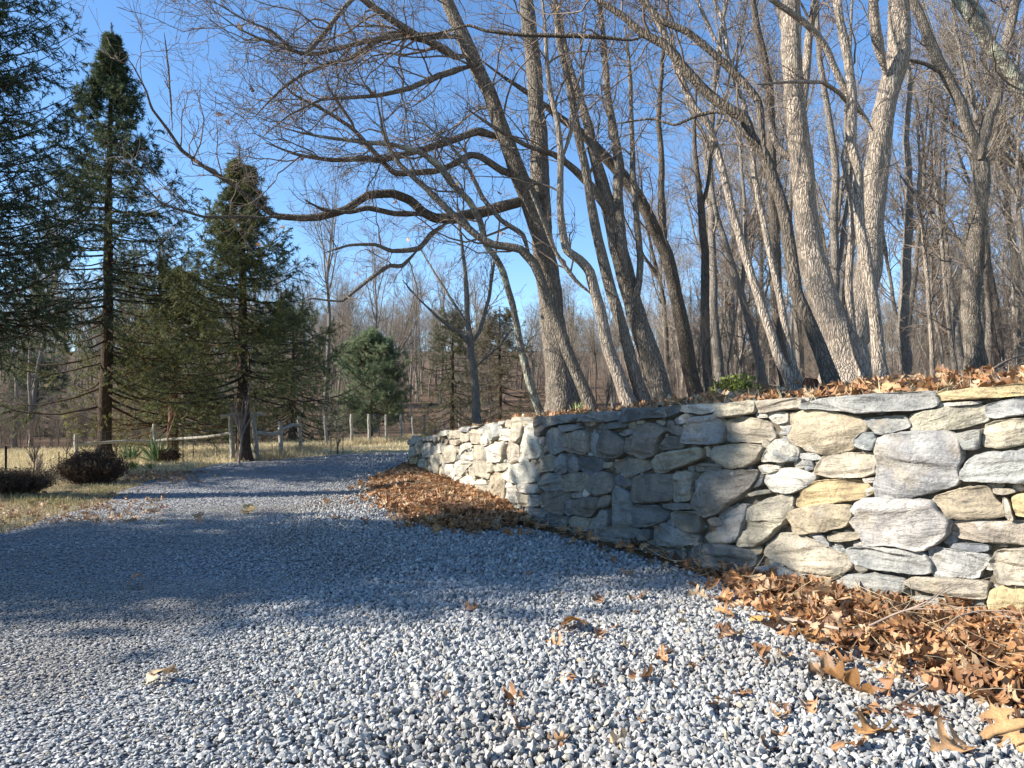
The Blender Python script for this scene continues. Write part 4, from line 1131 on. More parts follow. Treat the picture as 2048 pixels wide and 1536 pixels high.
while cnt < 70:
    px = wr.uniform(-350, 1080); d = wr.uniform(26, 82)
    x, y, _ = pix(px, 800, d)
    if y < wood_edge(x, y) + 3 or (330 < px < 640 and d < 46) or (wr.random() < .5 and d < 44): continue
    k = int(wr.choice(6, p=[.25, .12, .2, .1, .18, .15]))
    side = 'left of the spruces' if px < 300 else 'beyond the field'
    plant(k, float(x), float(y), wr.uniform(.7, 1.0), f'{KIND_WORD[k]} bare tree at the edge of the woods {side}', f'{KIND_WORD[k]} bare trees at the edge of the woods {side}')
    cnt += 1
# the far wooded hillside reads as one mass: instances of the same kinds, one stuff object
def scatter(name, pts_, kinds_, smin, smax, label, seed):
    col = bpy.data.collections.new(name + '_kinds')
    for kk in kinds_:
        jm = join_children(kk, name + '_kind'); col.objects.link(jm)
    me = bpy.data.meshes.new(name); me.from_pydata([tuple(map(float, p)) for p in pts_], [], [])
    o = bpy.data.objects.new(name, me); COL.objects.link(o)
    ng = bpy.data.node_groups.new(name, 'GeometryNodeTree')
    ng.interface.new_socket('Geometry', in_out='INPUT', socket_type='NodeSocketGeometry')
    ng.interface.new_socket('Geometry', in_out='OUTPUT', socket_type='NodeSocketGeometry')
    N = ng.nodes; gi = N.new('NodeGroupInput'); go = N.new('NodeGroupOutput')
    ip = N.new('GeometryNodeInstanceOnPoints'); ci = N.new('GeometryNodeCollectionInfo')
    ci.inputs['Collection'].default_value = col; ci.inputs['Separate Children'].default_value = True; ci.inputs['Reset Children'].default_value = True
    ip.inputs['Pick Instance'].default_value = True
    rv = N.new('FunctionNodeRandomValue'); rv.data_type = 'FLOAT_VECTOR'; rv.inputs['Min'].default_value = (-.05, -.05, 0); rv.inputs['Max'].default_value = (.05, .05, 6.28); rv.inputs['Seed'].default_value = seed
    rs = N.new('FunctionNodeRandomValue'); rs.data_type = 'FLOAT'; rs.inputs[2].default_value = smin; rs.inputs[3].default_value = smax; rs.inputs['Seed'].default_value = seed + 1
    ng.links.new(gi.outputs[0], ip.inputs['Points']); ng.links.new(ci.outputs[0], ip.inputs['Instance'])
    ng.links.new(rv.outputs[0], ip.inputs['Rotation']); ng.links.new(rs.outputs[1], ip.inputs['Scale'])
    ng.links.new(ip.outputs[0], go.inputs[0])
    md = o.modifiers.new('scatter', 'NODES'); md.node_group = ng
    return tag(o, label, kind='stuff')
def join_children(root, name):
    mb = MB(); mats = []
    for ch in root.children:
        me = ch.data; n = len(me.vertices); v = np.empty(n * 3, np.float32); me.vertices.foreach_get('co', v)
        lv_ = np.empty(len(me.loops), np.int32); me.loops.foreach_get('vertex_index', lv_)
        tot = np.empty(len(me.polygons), np.int32); me.polygons.foreach_get('loop_total', tot)
        st = np.empty(len(me.polygons), np.int32); me.polygons.foreach_get('loop_start', st)
        cl = np.empty(n * 4, np.float32); me.attributes['tint'].data.foreach_get('color', cl)
        v = v.reshape(-1, 3); base = mb.n
        mb.add(v, np.zeros((0, 3), np.int32), 0, cl.reshape(-1, 4)[:, :3]); mb.f.pop(); mb.m.pop()
        for s in (3, 4):
            k = np.where(tot == s)[0]
            if len(k):
                mb.f.append(lv_[st[k][:, None] + np.arange(s)] + base); mb.m.append(np.full(len(k), len(mats), np.int32))
        mats.append(me.materials[0])
    o = mb.build(name, mats); COL.objects.unlink(o)
    return o
hp = []
while len(hp) < 1150:
    px = wr.uniform(-500, 2500); d = wr.uniform(78, 215)
    x, y, _ = pix(px, 800, d)
    hp.append((x, y, float(field_z(x, y)) - .2))
scatter('far_woods', hp, KINDS[:4] + KINDS[5:], .65, 1.0, 'grey bare woods covering the far rising ground', 4)
bp = []
while len(bp) < 330:
    px = wr.uniform(-250, 1000); x, y, _ = pix(px, 800, 1.0); d = float(wood_edge(x, y)) + .6 + 18 * wr.random() ** 1.3
    x, y, _ = pix(px, 800, d)
    if wr.random() < .55 or px < 330: bp.append((x, y, float(field_z(x, y)) - .1))
scatter('undergrowth', bp, [KINDS[4], KINDS[2]], .08, .26, 'brown scrubby undergrowth along the wood edge beyond the field', 9)
up_ = []
while len(up_) < 150:
    px = wr.uniform(1100, 2300); d = wr.uniform(11, 40)
    x, y, _ = pix(px, 800, d)
    if x > bank_edge(y) + 1.5: up_.append((x, y, float(ground_z(x, y)) - .1))
scatter('undergrowth', up_, [KINDS[4], KINDS[2]], .10, .34, 'thin bare saplings and brush under the trees behind the wall', 12)

# ------------------------------------------------------------------ spruces and other evergreens
NEED_C = {'dark': ((.048, .082, .048), (.125, .155, .07)), 'warm': ((.12, .14, .045), (.25, .245, .085)), 'pine': ((.12, .17, .09), (.28, .32, .17)), 'brown': ((.12, .115, .075), (.23, .185, .115)), 'lit': ((.14, .16, .055), (.30, .29, .10)), 'box': ((.07, .11, .02), (.16, .2, .05))}  # warm and lit palettes put sunlight on the boughs into the needle colour
def sprigs(mb, S, D, L, g, c0, c1, q=9, nl=.045, nw=.007, core=.008, tone=None):
    """needle covered shoots: a thin spindle and q needles round each"""
    m = len(S)
    if m == 0: return
    D = unit(D); E = S + D * np.asarray(L)[:, None]
    t = (g.random(m) if tone is None else tone)[:, None]
    t = np.clip(t + g.normal(0, .18, (m, 1)), 0, 1)
    col = np.array(c0) * (1 - t) + np.array(c1) * t
    if core:
        P = np.stack([S, (S + E) / 2, E], 1); Rr = np.tile(np.array([core * .8, core, core * .3]), (m, 1))
        tubes(mb, P, Rr, 3, 0, col * .8)
    u = g.uniform(.05, 1, (m, q)); B = S[:, None] + (E - S)[:, None] * u[..., None]
    v = g.normal(0, 1, (m, q, 3)); v = unit(v - D[:, None] * (v * D[:, None]).sum(-1, keepdims=True))
    nd = unit(D[:, None] * .75 + v * .8)
    w = unit(np.cross(nd, g.normal(0, 1, (m, q, 3)))) * nw * .5
    tip = B + nd * (nl * g.uniform(.7, 1.2, (m, q, 1)))
    V = np.stack([B - w, B + w, tip + w * .5, tip - w * .5], 2).reshape(-1, 3)
    i = np.arange(m * q * 4).reshape(-1, 4)
    c = np.repeat(col, q * 4, 0) * np.repeat(g.uniform(.75, 1.25, (m * q, 1)), 4, 0)
    mb.add(V, i, 0, c)

def spruce(name, label, base, H, Rm, seed, r=.15, lean=(0, 0), z0=1.0, whorl=.3, per=6, pal='dark', pal2=None, bare=(.15, .5), prof=None, q=9, sec=13, spr=6, bark=None, group=None, droop=.28, dens_low=1.0, nl=.045, half=None, jit=(.62, 1.12)):
    g = np.random.default_rng(seed)
    root = empty(name, base, label, 'tree', group)
    n = 40; t = np.linspace(0, 1, n)
    P = np.column_stack([lean[0] * t + .03 * H * .2 * fbm(np.column_stack([t * 3, 0 * t, 0 * t]), 2, seed), lean[1] * t, t * H - .3 * (1 - t)])
    Rr = r * (1 - t) ** .9 + .012
    tm = MB(); stem(tm, P, Rr, 20, seed=seed, flare=True); tm.build('trunk', bark or BARK_SPRUCE, root)
    prof = prof or (lambda u: (1 - u) ** .75 * min(1, .55 + u * 2.2))
    bs = []; z = z0
    while z < H - min(.45, H * .06):
        u = z / H
        for k in range(per):
            if u < .35 and g.random() > dens_low: continue
            az = g.uniform(0, 2 * np.pi)
            if half is not None and math.cos(az - half) < -.2: continue
            bs.append((z + g.normal(0, .06), az, Rm * prof(u) * g.uniform(*jit) + .04))
        z += whorl * (1.1 - .5 * u) * g.uniform(.8, 1.2)
    bs = np.array(bs); m = len(bs); u = bs[:, 0] / H
    tt = np.linspace(0, 1, 10)[None]
    x0 = np.interp(bs[:, 0], P[:, 2], P[:, 0]); y0 = np.interp(bs[:, 0], P[:, 2], P[:, 1])
    L = bs[:, 2]; rise = (-.06 + .52 * np.clip(u, 0, 1) ** 1.6 + g.normal(0, .08, m))[:, None]
    dr = (droop * (1 - u) + .04)[:, None]
    az = bs[:, 1][:, None] + g.normal(0, .12, (m, 1)) * tt
    rad = L[:, None] * tt
    zz = bs[:, 0][:, None] + L[:, None] * (rise * tt - dr * np.sin(tt * np.pi * .62) + .26 * tt ** 3)
    B = np.stack([x0[:, None] + rad * np.cos(az), y0[:, None] + rad * np.sin(az), zz], -1)
    B += g.normal(0, .012, B.shape) * (tt[..., None] > 0)
    RB = taper(m, 10, .006 + .009 * L, np.full(m, .004))
    bm = MB(); tubes(bm, B, RB, 5, 0)
    fm = MB()
    ts = np.interp(u, [0, .9], [bare[1], bare[0]])
    S, D, rr, t = spawn(B, RB, sec, 0, 1, .75, 1.15, g, flat=(1, 1, .25))
    own = np.repeat(np.arange(m), sec); te = ts[own] + (1 - ts[own]) * t
    x = te * 9; i = np.minimum(x.astype(int), 8); f = (x - i)[:, None]
    S = B[own, i] * (1 - f) + B[own, i + 1] * f
    l = (.07 + .38 * L[own]) * (1.08 - .75 * te) * g.uniform(.6, 1.2, len(S)); l = np.minimum(l, .75)
    C2 = grow(S, D + np.array([0, 0, -.15]), l, 4, .10, -.05, g); RC = taper(len(S), 5, np.full(len(S), .006), np.full(len(S), .003))
    tubes(bm, C2, RC, 3, 0)
    pal_ = NEED_C[pal]; tone_b = g.random(m)
    def pick(own_, S_):
        if pal2 is None: return tone_b[own_] * .7 + .15
        return None
    S, D, rr, t = spawn(C2, RC, spr, .1, 1, .35, .95, g); ow = np.repeat(own, spr)
    D = unit(D + np.array([0, 0, -.12]))
    l = g.uniform(.07, .15, len(S))
    lists = [(S, D, l, ow)]
    # the shoot at each tip
    lists.append((C2[:, -1] - (C2[:, -1] - C2[:, -2]) * .6, C2[:, -1] - C2[:, -2], g.uniform(.08, .15, len(C2)), own))
    lists.append((B[:, -2], B[:, -1] - B[:, -2], np.linalg.norm(B[:, -1] - B[:, -2], axis=1) * 1.2, np.arange(m)))
    lists.append((B[:, -3], B[:, -2] - B[:, -3], np.linalg.norm(B[:, -2] - B[:, -3], axis=1), np.arange(m)))
    for S, D, l, o_ in lists:
        tone = tone_b[o_] * .6 + .2
        if pal2:
            k2 = pal2[1](S)
            a, b = NEED_C[pal], NEED_C[pal2[0]]
            sel = g.random(len(S)) < k2
            sprigs(fm, S[sel], D[sel], l[sel], g, *b, q=q, nl=nl, tone=tone[sel])
            sprigs(fm, S[~sel], D[~sel], l[~sel], g, *a, q=q, nl=nl, tone=tone[~sel])
        else:
            sprigs(fm, S, D, l, g, *pal_, q=q, nl=nl, tone=tone)
    if H > 3:   # leader
        tp = P[-1]; w_ = np.linspace(0, 1, 34); S = tp + np.array([0, 0, -1.]) * (w_ * 1.0)[:, None]; az_ = g.uniform(0, 6.28, 34)
        sprigs(fm, S, np.column_stack([np.cos(az_), np.sin(az_), np.linspace(2.2, .8, 34)]), .07 + .18 * w_, g, *pal_, q=q, nl=nl)
    bm.build('branches', bark or BARK_SPRUCE, root)
    fm.build('crown', NEEDLE, root)
    return root

def gpt(px, py): return gnd(np.array(float(px)), np.array(float(py)))
b = gpt(206, 916)
S1 = spruce('spruce_tree', 'tall dark spruce with a straight bare lower trunk and tiered sparse branches', b, 11.6, 5.3, 301, r=.165, z0=1.6, whorl=.29, per=6, bare=(.1, .52), pal2=('warm', lambda S: np.clip(.75 - S[:, 2] * .085, .1, .75)), droop=.16,
            prof=lambda u: (1 - u) ** 1.2 * min(1, .6 + u * 1.2), dens_low=.65, sec=18, spr=7)
b = gpt(490, 922)
spruce('spruce_tree', 'shorter bushy spruce with a dense pointed top beside the gate posts', b, 7.8, 4.0, 302, r=.15, lean=(-.25, 0), z0=1.75, whorl=.25, per=6, pal='dark', pal2=('warm', lambda S: np.clip(.85 - S[:, 2] * .03, .1, .85)), bare=(.05, .35), droop=.13, sec=16, spr=7,
       prof=lambda u: (1 - u) ** 1.15 * min(1, .75 + u))
b = gpt(287, 912)
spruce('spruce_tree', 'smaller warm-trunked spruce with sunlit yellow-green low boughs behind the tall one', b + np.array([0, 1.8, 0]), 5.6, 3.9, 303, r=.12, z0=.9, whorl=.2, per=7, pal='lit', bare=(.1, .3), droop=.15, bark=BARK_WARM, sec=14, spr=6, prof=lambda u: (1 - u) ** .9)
spruce('spruce_tree', 'huge dark spruce reaching in from the left edge of the picture', (-11.7, 13.6, 0), 14.5, 4.5, 304, r=.24, z0=3.3, whorl=.2, per=9, pal='dark', bare=(.05, .35), droop=.30, sec=20, spr=9, q=9, prof=lambda u: (1 - u) ** .55 * min(1, .7 + u * 1.5))
# spruces outside the picture on the left: their shade lies across the drive
k1 = spruce('spruce_tree', 'spruce standing out of sight to the left, shading the near drive', (-10.3, 4.75, 0), 9.3, 3.1, 305, r=.2, z0=.8, whorl=.2, per=9, pal='dark', bare=(.03, .15), sec=18, spr=8, q=9, nl=.11, jit=(.45, 1.3), prof=lambda u: (1 - u) ** .75)
spruce('spruce_tree', 'slender young spruce out of sight to the left, throwing a thin shadow on the drive', (-9.3, 9.6, 0), 4.7, .42, 312, r=.07, z0=.4, whorl=.2, per=7, pal='dark', bare=(.05, .2), sec=8, spr=5, q=8, nl=.09, prof=lambda u: (1 - u) ** .6)
spruce('evergreen_tree', 'broad dark low evergreen behind the fence, right of the bushy spruce', (float(pix(585, 800, 33)[0]), 33, 0), 6.0, 3.6, 306, r=.15, z0=.3, whorl=.25, per=8, pal='dark', sec=10, spr=5, q=9, nl=.08, prof=lambda u: (1 - u) ** .55)
spruce('evergreen_tree', 'dark evergreen bush low behind the left gate post', (float(pix(418, 800, 31)[0]), 31, 0), 2.3, 1.7, 307, r=.07, z0=.1, whorl=.18, per=7, pal='dark', sec=8, spr=5, q=8, nl=.08, prof=lambda u: (1 - u) ** .4)
spruce('evergreen_tree', 'brownish spruce left of two beyond the young tree', (float(pix(905, 800, 38)[0]), 38, 0), 6.6, 2.8, 308, r=.12, z0=.3, whorl=.32, per=6, pal='brown', pal2=('dark', lambda S: np.full(len(S), .5)), sec=10, spr=5, q=9, nl=.08, prof=lambda u: (1 - u) ** .6)
spruce('evergreen_tree', 'spruce with a rusty dead patch, right of two beyond the young tree', (float(pix(1000, 800, 36)[0]), 36, .2), 6.2, 2.9, 309, r=.12, z0=.3, whorl=.32, per=6, pal='brown', sec=10, spr=5, q=9, nl=.08, prof=lambda u: (1 - u) ** .6)
spruce('evergreen_tree', 'dark green tree among bare trunks at the far left', (float(pix(75, 800, 40)[0]), 40, 0), 4.2, 2.8, 310, r=.1, z0=.2, whorl=.25, per=8, pal='dark', sec=10, spr=5, q=8, nl=.09, prof=lambda u: (1 - u) ** .45)
spruce('evergreen_tree', 'low yellow-green fir beyond the wall under the leaning trees', (float(pix(1150, 800, 24)[0]), 26, .3), 1.7, 1.2, 311, r=.06, z0=.2, whorl=.18, per=7, pal='warm', sec=8, spr=5, q=8, nl=.07, prof=lambda u: (1 - u) ** .6)

def pine(name, label, base, H, Rm, seed):
    g = np.random.default_rng(seed); root = empty(name, base, label, 'tree')
    tm = MB(); P = np.column_stack([np.zeros(12), np.zeros(12), np.linspace(-.3, H * .95, 12)]); stem(tm, P, np.linspace(.13, .02, 12), 12)
    tm.build('trunk', BARK_SPRUCE, root)
    m = 190; z = H * g.uniform(.04, .95, m); az = g.uniform(0, 6.28, m)
    L = Rm * np.sin(np.clip(.25 + z / H * .85, 0, 1) * np.pi) ** .6 * g.uniform(.6, 1.05, m) + .2
    D = np.column_stack([np.cos(az), np.sin(az), .15 + .5 * z / H])
    B = grow(np.column_stack([0 * z, 0 * z, z]), D, L, 6, .08, .05, g); RB = taper(m, 7, np.full(m, .02), np.full(m, .006))
    bm = MB(); tubes(bm, B, RB, 4); S, D, rr, t = spawn(B, RB, 14, .35, 1, .4, 1.0, g)
    C2 = grow(S, D, g.uniform(.2, .5, len(S)), 3, .1, .1, g); RC = taper(len(S), 4, np.full(len(S), .007), np.full(len(S), .004)); tubes(bm, C2, RC, 3)
    bm.build('branches', BARK_SPRUCE, root)
    fm = MB(); tone = np.repeat(np.repeat(g.random(m), 14), 3)
    S, D, rr, t = spawn(C2, RC, 3, .4, 1, .2, .8, g)
    sprigs(fm, S, D, np.full(len(S), .10), g, *NEED_C['pine'], q=14, nl=.14, nw=.012, core=0, tone=tone)
    fm.build('crown', NEEDLE, root)
    return root
pine('pine_tree', 'round bushy soft green pine beyond the field fence', (float(pix(742, 800, 40)[0]), 40, 0), 5.6, 2.4, 320)
# ------------------------------------------------------------------ gravel chips on the drive
g = np.random.default_rng(41)
def hull_rock(g):
    """a small broken stone: a jittered icosahedron, cut flat on some sides"""
    ph = (1 + 5 ** .5) / 2
    V = np.array([(-1, ph, 0), (1, ph, 0), (-1, -ph, 0), (1, -ph, 0), (0, -1, ph), (0, 1, ph), (0, -1, -ph), (0, 1, -ph), (ph, 0, -1), (ph, 0, 1), (-ph, 0, -1), (-ph, 0, 1)], float)
    Fc = np.array([(0, 11, 5), (0, 5, 1), (0, 1, 7), (0, 7, 10), (0, 10, 11), (1, 5, 9), (5, 11, 4), (11, 10, 2), (10, 7, 6), (7, 1, 8), (3, 9, 4), (3, 4, 2), (3, 2, 6), (3, 6, 8), (3, 8, 9), (4, 9, 5), (2, 4, 11), (6, 2, 10), (8, 6, 7), (9, 8, 1)])
    V = V / np.linalg.norm(V[0]) * .5
    V = V * g.uniform(.78, 1.2, (12, 1)) + g.normal(0, .045, (12, 3))
    for _ in range(5):
        n = unit(g.normal(0, 1, 3)); d = V @ n; lim = g.uniform(.26, .42)
        V = V - np.maximum(d - lim, 0)[:, None] * n
    return V * np.array([g.uniform(.9, 1.3), g.uniform(.7, 1.0), g.uniform(.45, .8)]), Fc
ROCKS = [hull_rock(g) for _ in range(40)]
def road_poly_mask(x, y):
    l = np.where(y < 21.4, road_l(y), np.interp(y, [21.4, 22.3, 23.2, 24], [-4.7, -3, 0, 4]))
    r = np.where(y < 15.2, wall_x(np.clip(y, 1, 15.2)) + .02, np.interp(y, [15.2, 17, 19, 20.5], [-2.1, -1.2, 1.5, 5]))
    return x - l, r - x
def chips(n, y0, y1, smean, seed, margin=.35):
    g = np.random.default_rng(seed)
    y = np.sqrt(g.uniform(y0 ** 2, y1 ** 2, n)); t = g.random(n); x = -(.735 * y + 1.7) * (1 - t) + (.735 * y + .5) * t
    a, b = road_poly_mask(x, y)
    edge = np.clip(a / .5, 0, 1)
    ok = (b > 0) & (a > -.25) & (g.random(n) < .12 + .88 * edge)
    x, y = x[ok], y[ok]; n = len(x)
    nz = fbm(np.column_stack([x * .45, y * .45, 0 * x]), 3, 51)
    # loose and coarse towards the wall, rolled flat and fine in the wheel track on the left
    loose = sstep(-1.6, 0.1, x + .22 * (y - 3) + 1.1 * nz)
    s = smean * np.exp(np.clip(g.normal(0, .36, n), -1, .5)) * (.58 + .38 * loose)
    z = .013 + .010 * (nz + .5) + g.uniform(-.25, .42, n) * s * (.5 + .6 * loose) + .035 * loose * np.maximum(0, nz + .2)
    pal = np.array([(.31, .31, .305), (.365, .365, .355), (.42, .415, .40), (.53, .52, .49), (.235, .24, .24), (.42, .385, .325), (.43, .37, .27)])
    c = pal[g.choice(7, n, p=[.22, .28, .21, .12, .10, .055, .015])] * g.uniform(.85, 1.15, (n, 1))
    dirt = np.clip(fbm(np.column_stack([x * .9, y * .9, 0 * x]), 3, 77) * 1.3 + .22 * (1 - loose), 0, .6)[:, None]
    c = c * .92
    c = c * (1 - dirt) + np.array((.25, .22, .185)) * dirt
    k = g.integers(0, len(ROCKS), n)
    RV = np.stack([r[0] for r in ROCKS])[k]
    q = unit(g.normal(0, 1, (n, 4)))
    flat = 1 - loose; q[:, 1:3] *= (1 - .8 * flat)[:, None]; q = unit(q)
    w_, i_, j_, k_ = q.T
    M = np.stack([1 - 2 * (j_ ** 2 + k_ ** 2), 2 * (i_ * j_ - k_ * w_), 2 * (i_ * k_ + j_ * w_), 2 * (i_ * j_ + k_ * w_), 1 - 2 * (i_ ** 2 + k_ ** 2), 2 * (j_ * k_ - i_ * w_), 2 * (i_ * k_ - j_ * w_), 2 * (j_ * k_ + i_ * w_), 1 - 2 * (i_ ** 2 + j_ ** 2)], -1).reshape(n, 3, 3)
    W = np.einsum('nij,nvj->nvi', M, RV) * (s[:, None, None] * np.stack([1 + 0 * flat, 1 + 0 * flat, 1 - .35 * flat], -1)[:, None, :])
    W += np.stack([x, y, z], -1)[:, None]
    Fc = ROCKS[0][1][None] + (np.arange(n) * 12)[:, None, None]
    return W.reshape(-1, 3), Fc.reshape(-1, 3), np.repeat(c, 12, 0)
mb = MB()
for a in ((150000, 1.5, 5.0, .0245, 1), (122000, 5.0, 9.0, .027, 2), (56000, 9.0, 15.0, .036, 3), (26000, 15.0, 24, .05, 4)):
    V, Fc, c = chips(*a); mb.add(V, Fc, 0, c)
tag(mb.build('gravel', CHIP, smooth=False), 'loose pale grey crushed stone lying over the driveway', kind='stuff')

# ------------------------------------------------------------------ drifts of dead oak leaves
g = np.random.default_rng(43)
def wpts(t, off=0.0):
    return [(float(wall_x(y)) - off, y) for y in t]
near_pile = np.array([(1.30, 4.75), (1.40, 4.35), (1.42, 3.95), (1.52, 3.45), (1.80, 2.75), (2.0, 2.2), (2.6, 1.4), (5.0, 1.4)] + wpts([2.0, 2.8, 3.7, 4.4, 4.95]))
far_pile = np.array([(.16, 7.35), (-.28, 6.95), (-.85, 7.25), (-1.42, 8.7), (-2.0, 10.6), (-2.28, 12.8), (-2.25, 14.9)] + wpts([15.2, 12.5, 9.5, 8.2, 7.6]))
mid_pile = np.array([(1.36, 4.75), (.92, 5.8), (.40, 6.7), (.0, 7.3)] + wpts([7.5, 6.8, 5.9, 5.2, 4.9]))
lit = MB()
def heap(poly, per_m2, hmax, slope, size, seed, lo=False, mound=True):
    g = np.random.default_rng(seed); lo_, hi = poly.min(0), poly.max(0)
    area = (hi - lo_).prod(); n = int(area * per_m2)
    x = g.uniform(lo_[0] - .25, hi[0] + .05, n); y = g.uniform(lo_[1] - .25, hi[1] + .1, n)
    ins = in_poly(x, y, poly); d = poly_dist(x, y, poly)
    u = wall_x(np.clip(y, 1, 15.2)) - x            # distance out from the wall
    keep = (ins | (g.random(n) < np.exp(-d / .09) * .45)) & (u > -.02)
    x, y, d, ins, u = x[keep], y[keep], d[keep], ins[keep], u[keep]
    # the drift lies highest against the wall, thin at its outer edge
    outer = np.where(ins, np.minimum(d, 9), 0)
    nz = fbm(np.column_stack([x * 2.5, y * 2.5, 0 * x]), 3, 14)
    def hgt(x, y, e): return np.minimum(hmax, slope * e) * (1 + .5 * fbm(np.stack([x * 2.5, y * 2.5, 0 * x], -1), 3, 14))
    e = np.where(ins, np.minimum(d + np.clip(.45 - u, 0, .45), hmax / slope), 0)
    z = hgt(x, y, e)
    for k in range(len(x)):
        put_leaf(lit, (x[k], y[k], .035 + z[k] + abs(g.normal(0, .018))), size * g.uniform(.4, 1.2), g, lo=lo, tilt=.6)
    if mound:
        gx = np.arange(lo_[0], hi[0] + .06, .06); gy = np.arange(lo_[1], hi[1] + .06, .06)
        X, Y = np.meshgrid(gx, gy); I = in_poly(X, Y, poly); D = poly_dist(X, Y, poly); U = wall_x(np.clip(Y, 1, 15.2)) - X
        E = np.where(I, np.minimum(D + np.clip(.45 - U, 0, .45), hmax / slope), 0)
        Z = np.where(I, hgt(X, Y, E) + .012, -.05)
        i = np.arange(X.size).reshape(X.shape)
        q = np.stack([i[:-1, :-1], i[:-1, 1:], i[1:, 1:], i[1:, :-1]], -1).reshape(-1, 4)
        q = q[I.ravel()[q].all(1)]
        lit.add(np.stack([X, Y, Z], -1), q, 1, (.16, .085, .04))
heap(near_pile, 620, .045, .14, .14, 1)
heap(far_pile, 640, .12, .15, .13, 2, lo=False)
heap(mid_pile, 130, .03, .2, .11, 3)
sg = np.random.default_rng(8)
for poly, n_ in ((near_pile, 260), (far_pile, 160), (mid_pile, 120)):
    lo_, hi = poly.min(0), poly.max(0); q_ = sg.uniform(lo_, hi, (n_ * 4, 2)); q_ = q_[in_poly(q_[:, 0], q_[:, 1], poly)][:n_]
    dd = poly_dist(q_[:, 0], q_[:, 1], poly); k_ = len(q_); az = sg.uniform(0, 6.28, k_)
    S_ = np.column_stack([q_, .05 + np.minimum(dd * .2, .1) + .03])
    tubes(lit, grow(S_, np.column_stack([np.cos(az), np.sin(az), sg.uniform(-.1, .3, k_)]), sg.uniform(.08, .35, k_), 5, .12, 0, sg), np.full((k_, 6), .0016), 3, 0, np.tile([.58, .47, .30], (k_, 1)))
tag(lit.build('leaf_litter', [LEAF, GROUND]), 'drifts of rust brown oak leaves heaped along the foot of the wall', kind='stuff')
# leaves over the bank
bk = MB(); n = 5500
y = 3.6 + 15 * g.random(n) ** 1.5; x = bank_edge(y) + .1 + g.random(n) ** 1.6 * 16
z = bank_z(x, y)
for k in range(n):
    put_leaf(bk, (x[k], y[k], z[k] + .02 + abs(g.normal(0, .025))), g.uniform(.07, .135), g, lo=True, tilt=.55)
tag(bk.build('leaf_litter', LEAF), 'dead leaves carpeting the bank under the trees', kind='stuff')
# under the evergreens at the left
bk = MB()
for k in range(900):
    if k < 620: p = gnd(g.normal(310, 45), 945 + abs(g.normal(0, 9)))
    else: p = gnd(g.uniform(-60, 330), g.uniform(985, 1050))
    put_leaf(bk, p + [0, 0, .025], g.uniform(.05, .11), g, lo=True, tilt=.5, col=(.34, .21, .12) if g.random() < .6 else (.46, .34, .23))
tag(bk.build('leaf_litter', LEAF), 'small brown leaves scattered in the planting bed left of the drive', kind='stuff')

# single leaves lying out on the gravel
SINGLE = [
    (1146, 1275, .25, 'large orange-brown oak leaf lying flat and alone in the middle of the sunlit gravel', (.50, .24, .08)),
    (938, 1236, .15, 'dark curled leaf at the lit edge of the broad shadow on the drive', (.27, .15, .08)),
    (318, 1374, .17, 'pale tan curled leaf alone on the gravel at lower left', (.58, .42, .24)),
    (266, 1184, .19, 'flat brown leaf lying in the broad shadow at the left of the drive', (.36, .19, .09)),
    (496, 1031, .24, 'yellow-tan leaf on the sunlit gravel beyond the broad shadow', (.62, .44, .20)),
    (330, 1023, .17, 'small dark red leaf on the drive opposite the round shrub', (.22, .07, .05)),
    (398, 1049, .21, 'thin upturned brown leaf just beyond the broad shadow', (.46, .27, .14)),
    (1286, 1376, .16, 'upright curled orange leaf on the gravel near the right-hand leaf drift', (.50, .25, .10)),
    (880, 1424, .12, 'small slender brown leaf on the gravel at bottom centre', (.42, .25, .13)),
    (1137, 1385, .09, 'tiny brown leaf scrap right of the bottom centre', (.40, .22, .11)),
    (1532, 1256, .22, 'long lobed golden-brown leaf lying before the stick at the drift edge', (.55, .31, .10)),
    (1470, 1288, .19, 'dull brown crumpled leaf standing on edge before the golden one', (.34, .21, .12)),
    (1614, 1290, .21, 'curled leaf cupping a shadow just clear of the drift', (.50, .28, .11)),
    (1700, 1400, .26, 'large glossy brown leaf in the small cluster before the near drift', (.44, .22, .08)),
    (1655, 1368, .22, 'grey-brown flattened leaf in the small cluster before the near drift', (.38, .25, .15)),
    (1748, 1492, .22, 'broad orange star-shaped leaf near the bottom of the picture', (.54, .28, .10)),
    (1825, 1445, .19, 'reddish brown leaf lying between the drift and the star-shaped leaf', (.42, .20, .09)),
    (1560, 1500, .10, 'small orange leaf half sunk in the gravel near the bottom', (.54, .29, .12)),
    (1120, 1530, .10, 'small brown leaf at the very bottom edge', (.44, .23, .10)),
    (1905, 1522, .23, 'pale brown arched leaf in the bottom right corner', (.52, .31, .15)),
    (2015, 1500, .25, 'deeply lobed tawny leaf against the right edge near the bottom', (.55, .33, .15)),
    (1442, 1215, .20, 'flat rusty leaf under the dark end of the wall', (.46, .23, .09)),
    (1330, 1324, .11, 'small orange scrap of leaf above the upright curled one', (.50, .27, .12)),
    (1622, 1442, .12, 'little brown leaf between the cluster and the bottom edge', (.44, .25, .13)),
    (1520, 1345, .15, 'thin dark-edged leaf on the gravel before the curled cup leaf', (.38, .19, .09)),
    (1056, 1158, .13, 'dull leaf in the deep shade before the dark stones', (.30, .18, .10)),
    (1010, 1020, .17, 'bright leaf at the near tip of the far drift', (.55, .32, .15)),
]
g = np.random.default_rng(53)
for px, py, sz, lab, c in SINGLE:
    p = gpt(px, py); m_ = MB(); put_leaf(m_, (0, 0, 0), sz * .9, g, tilt=.3, col=c)
    lowest = min(float(v[:, 2].min()) for v in m_.v)
    o = m_.build('fallen_leaf', LEAF); o.location = (p[0], p[1], .034 - lowest * .75)
    tag(o, lab, 'leaf', 'fallen leaves on the gravel')
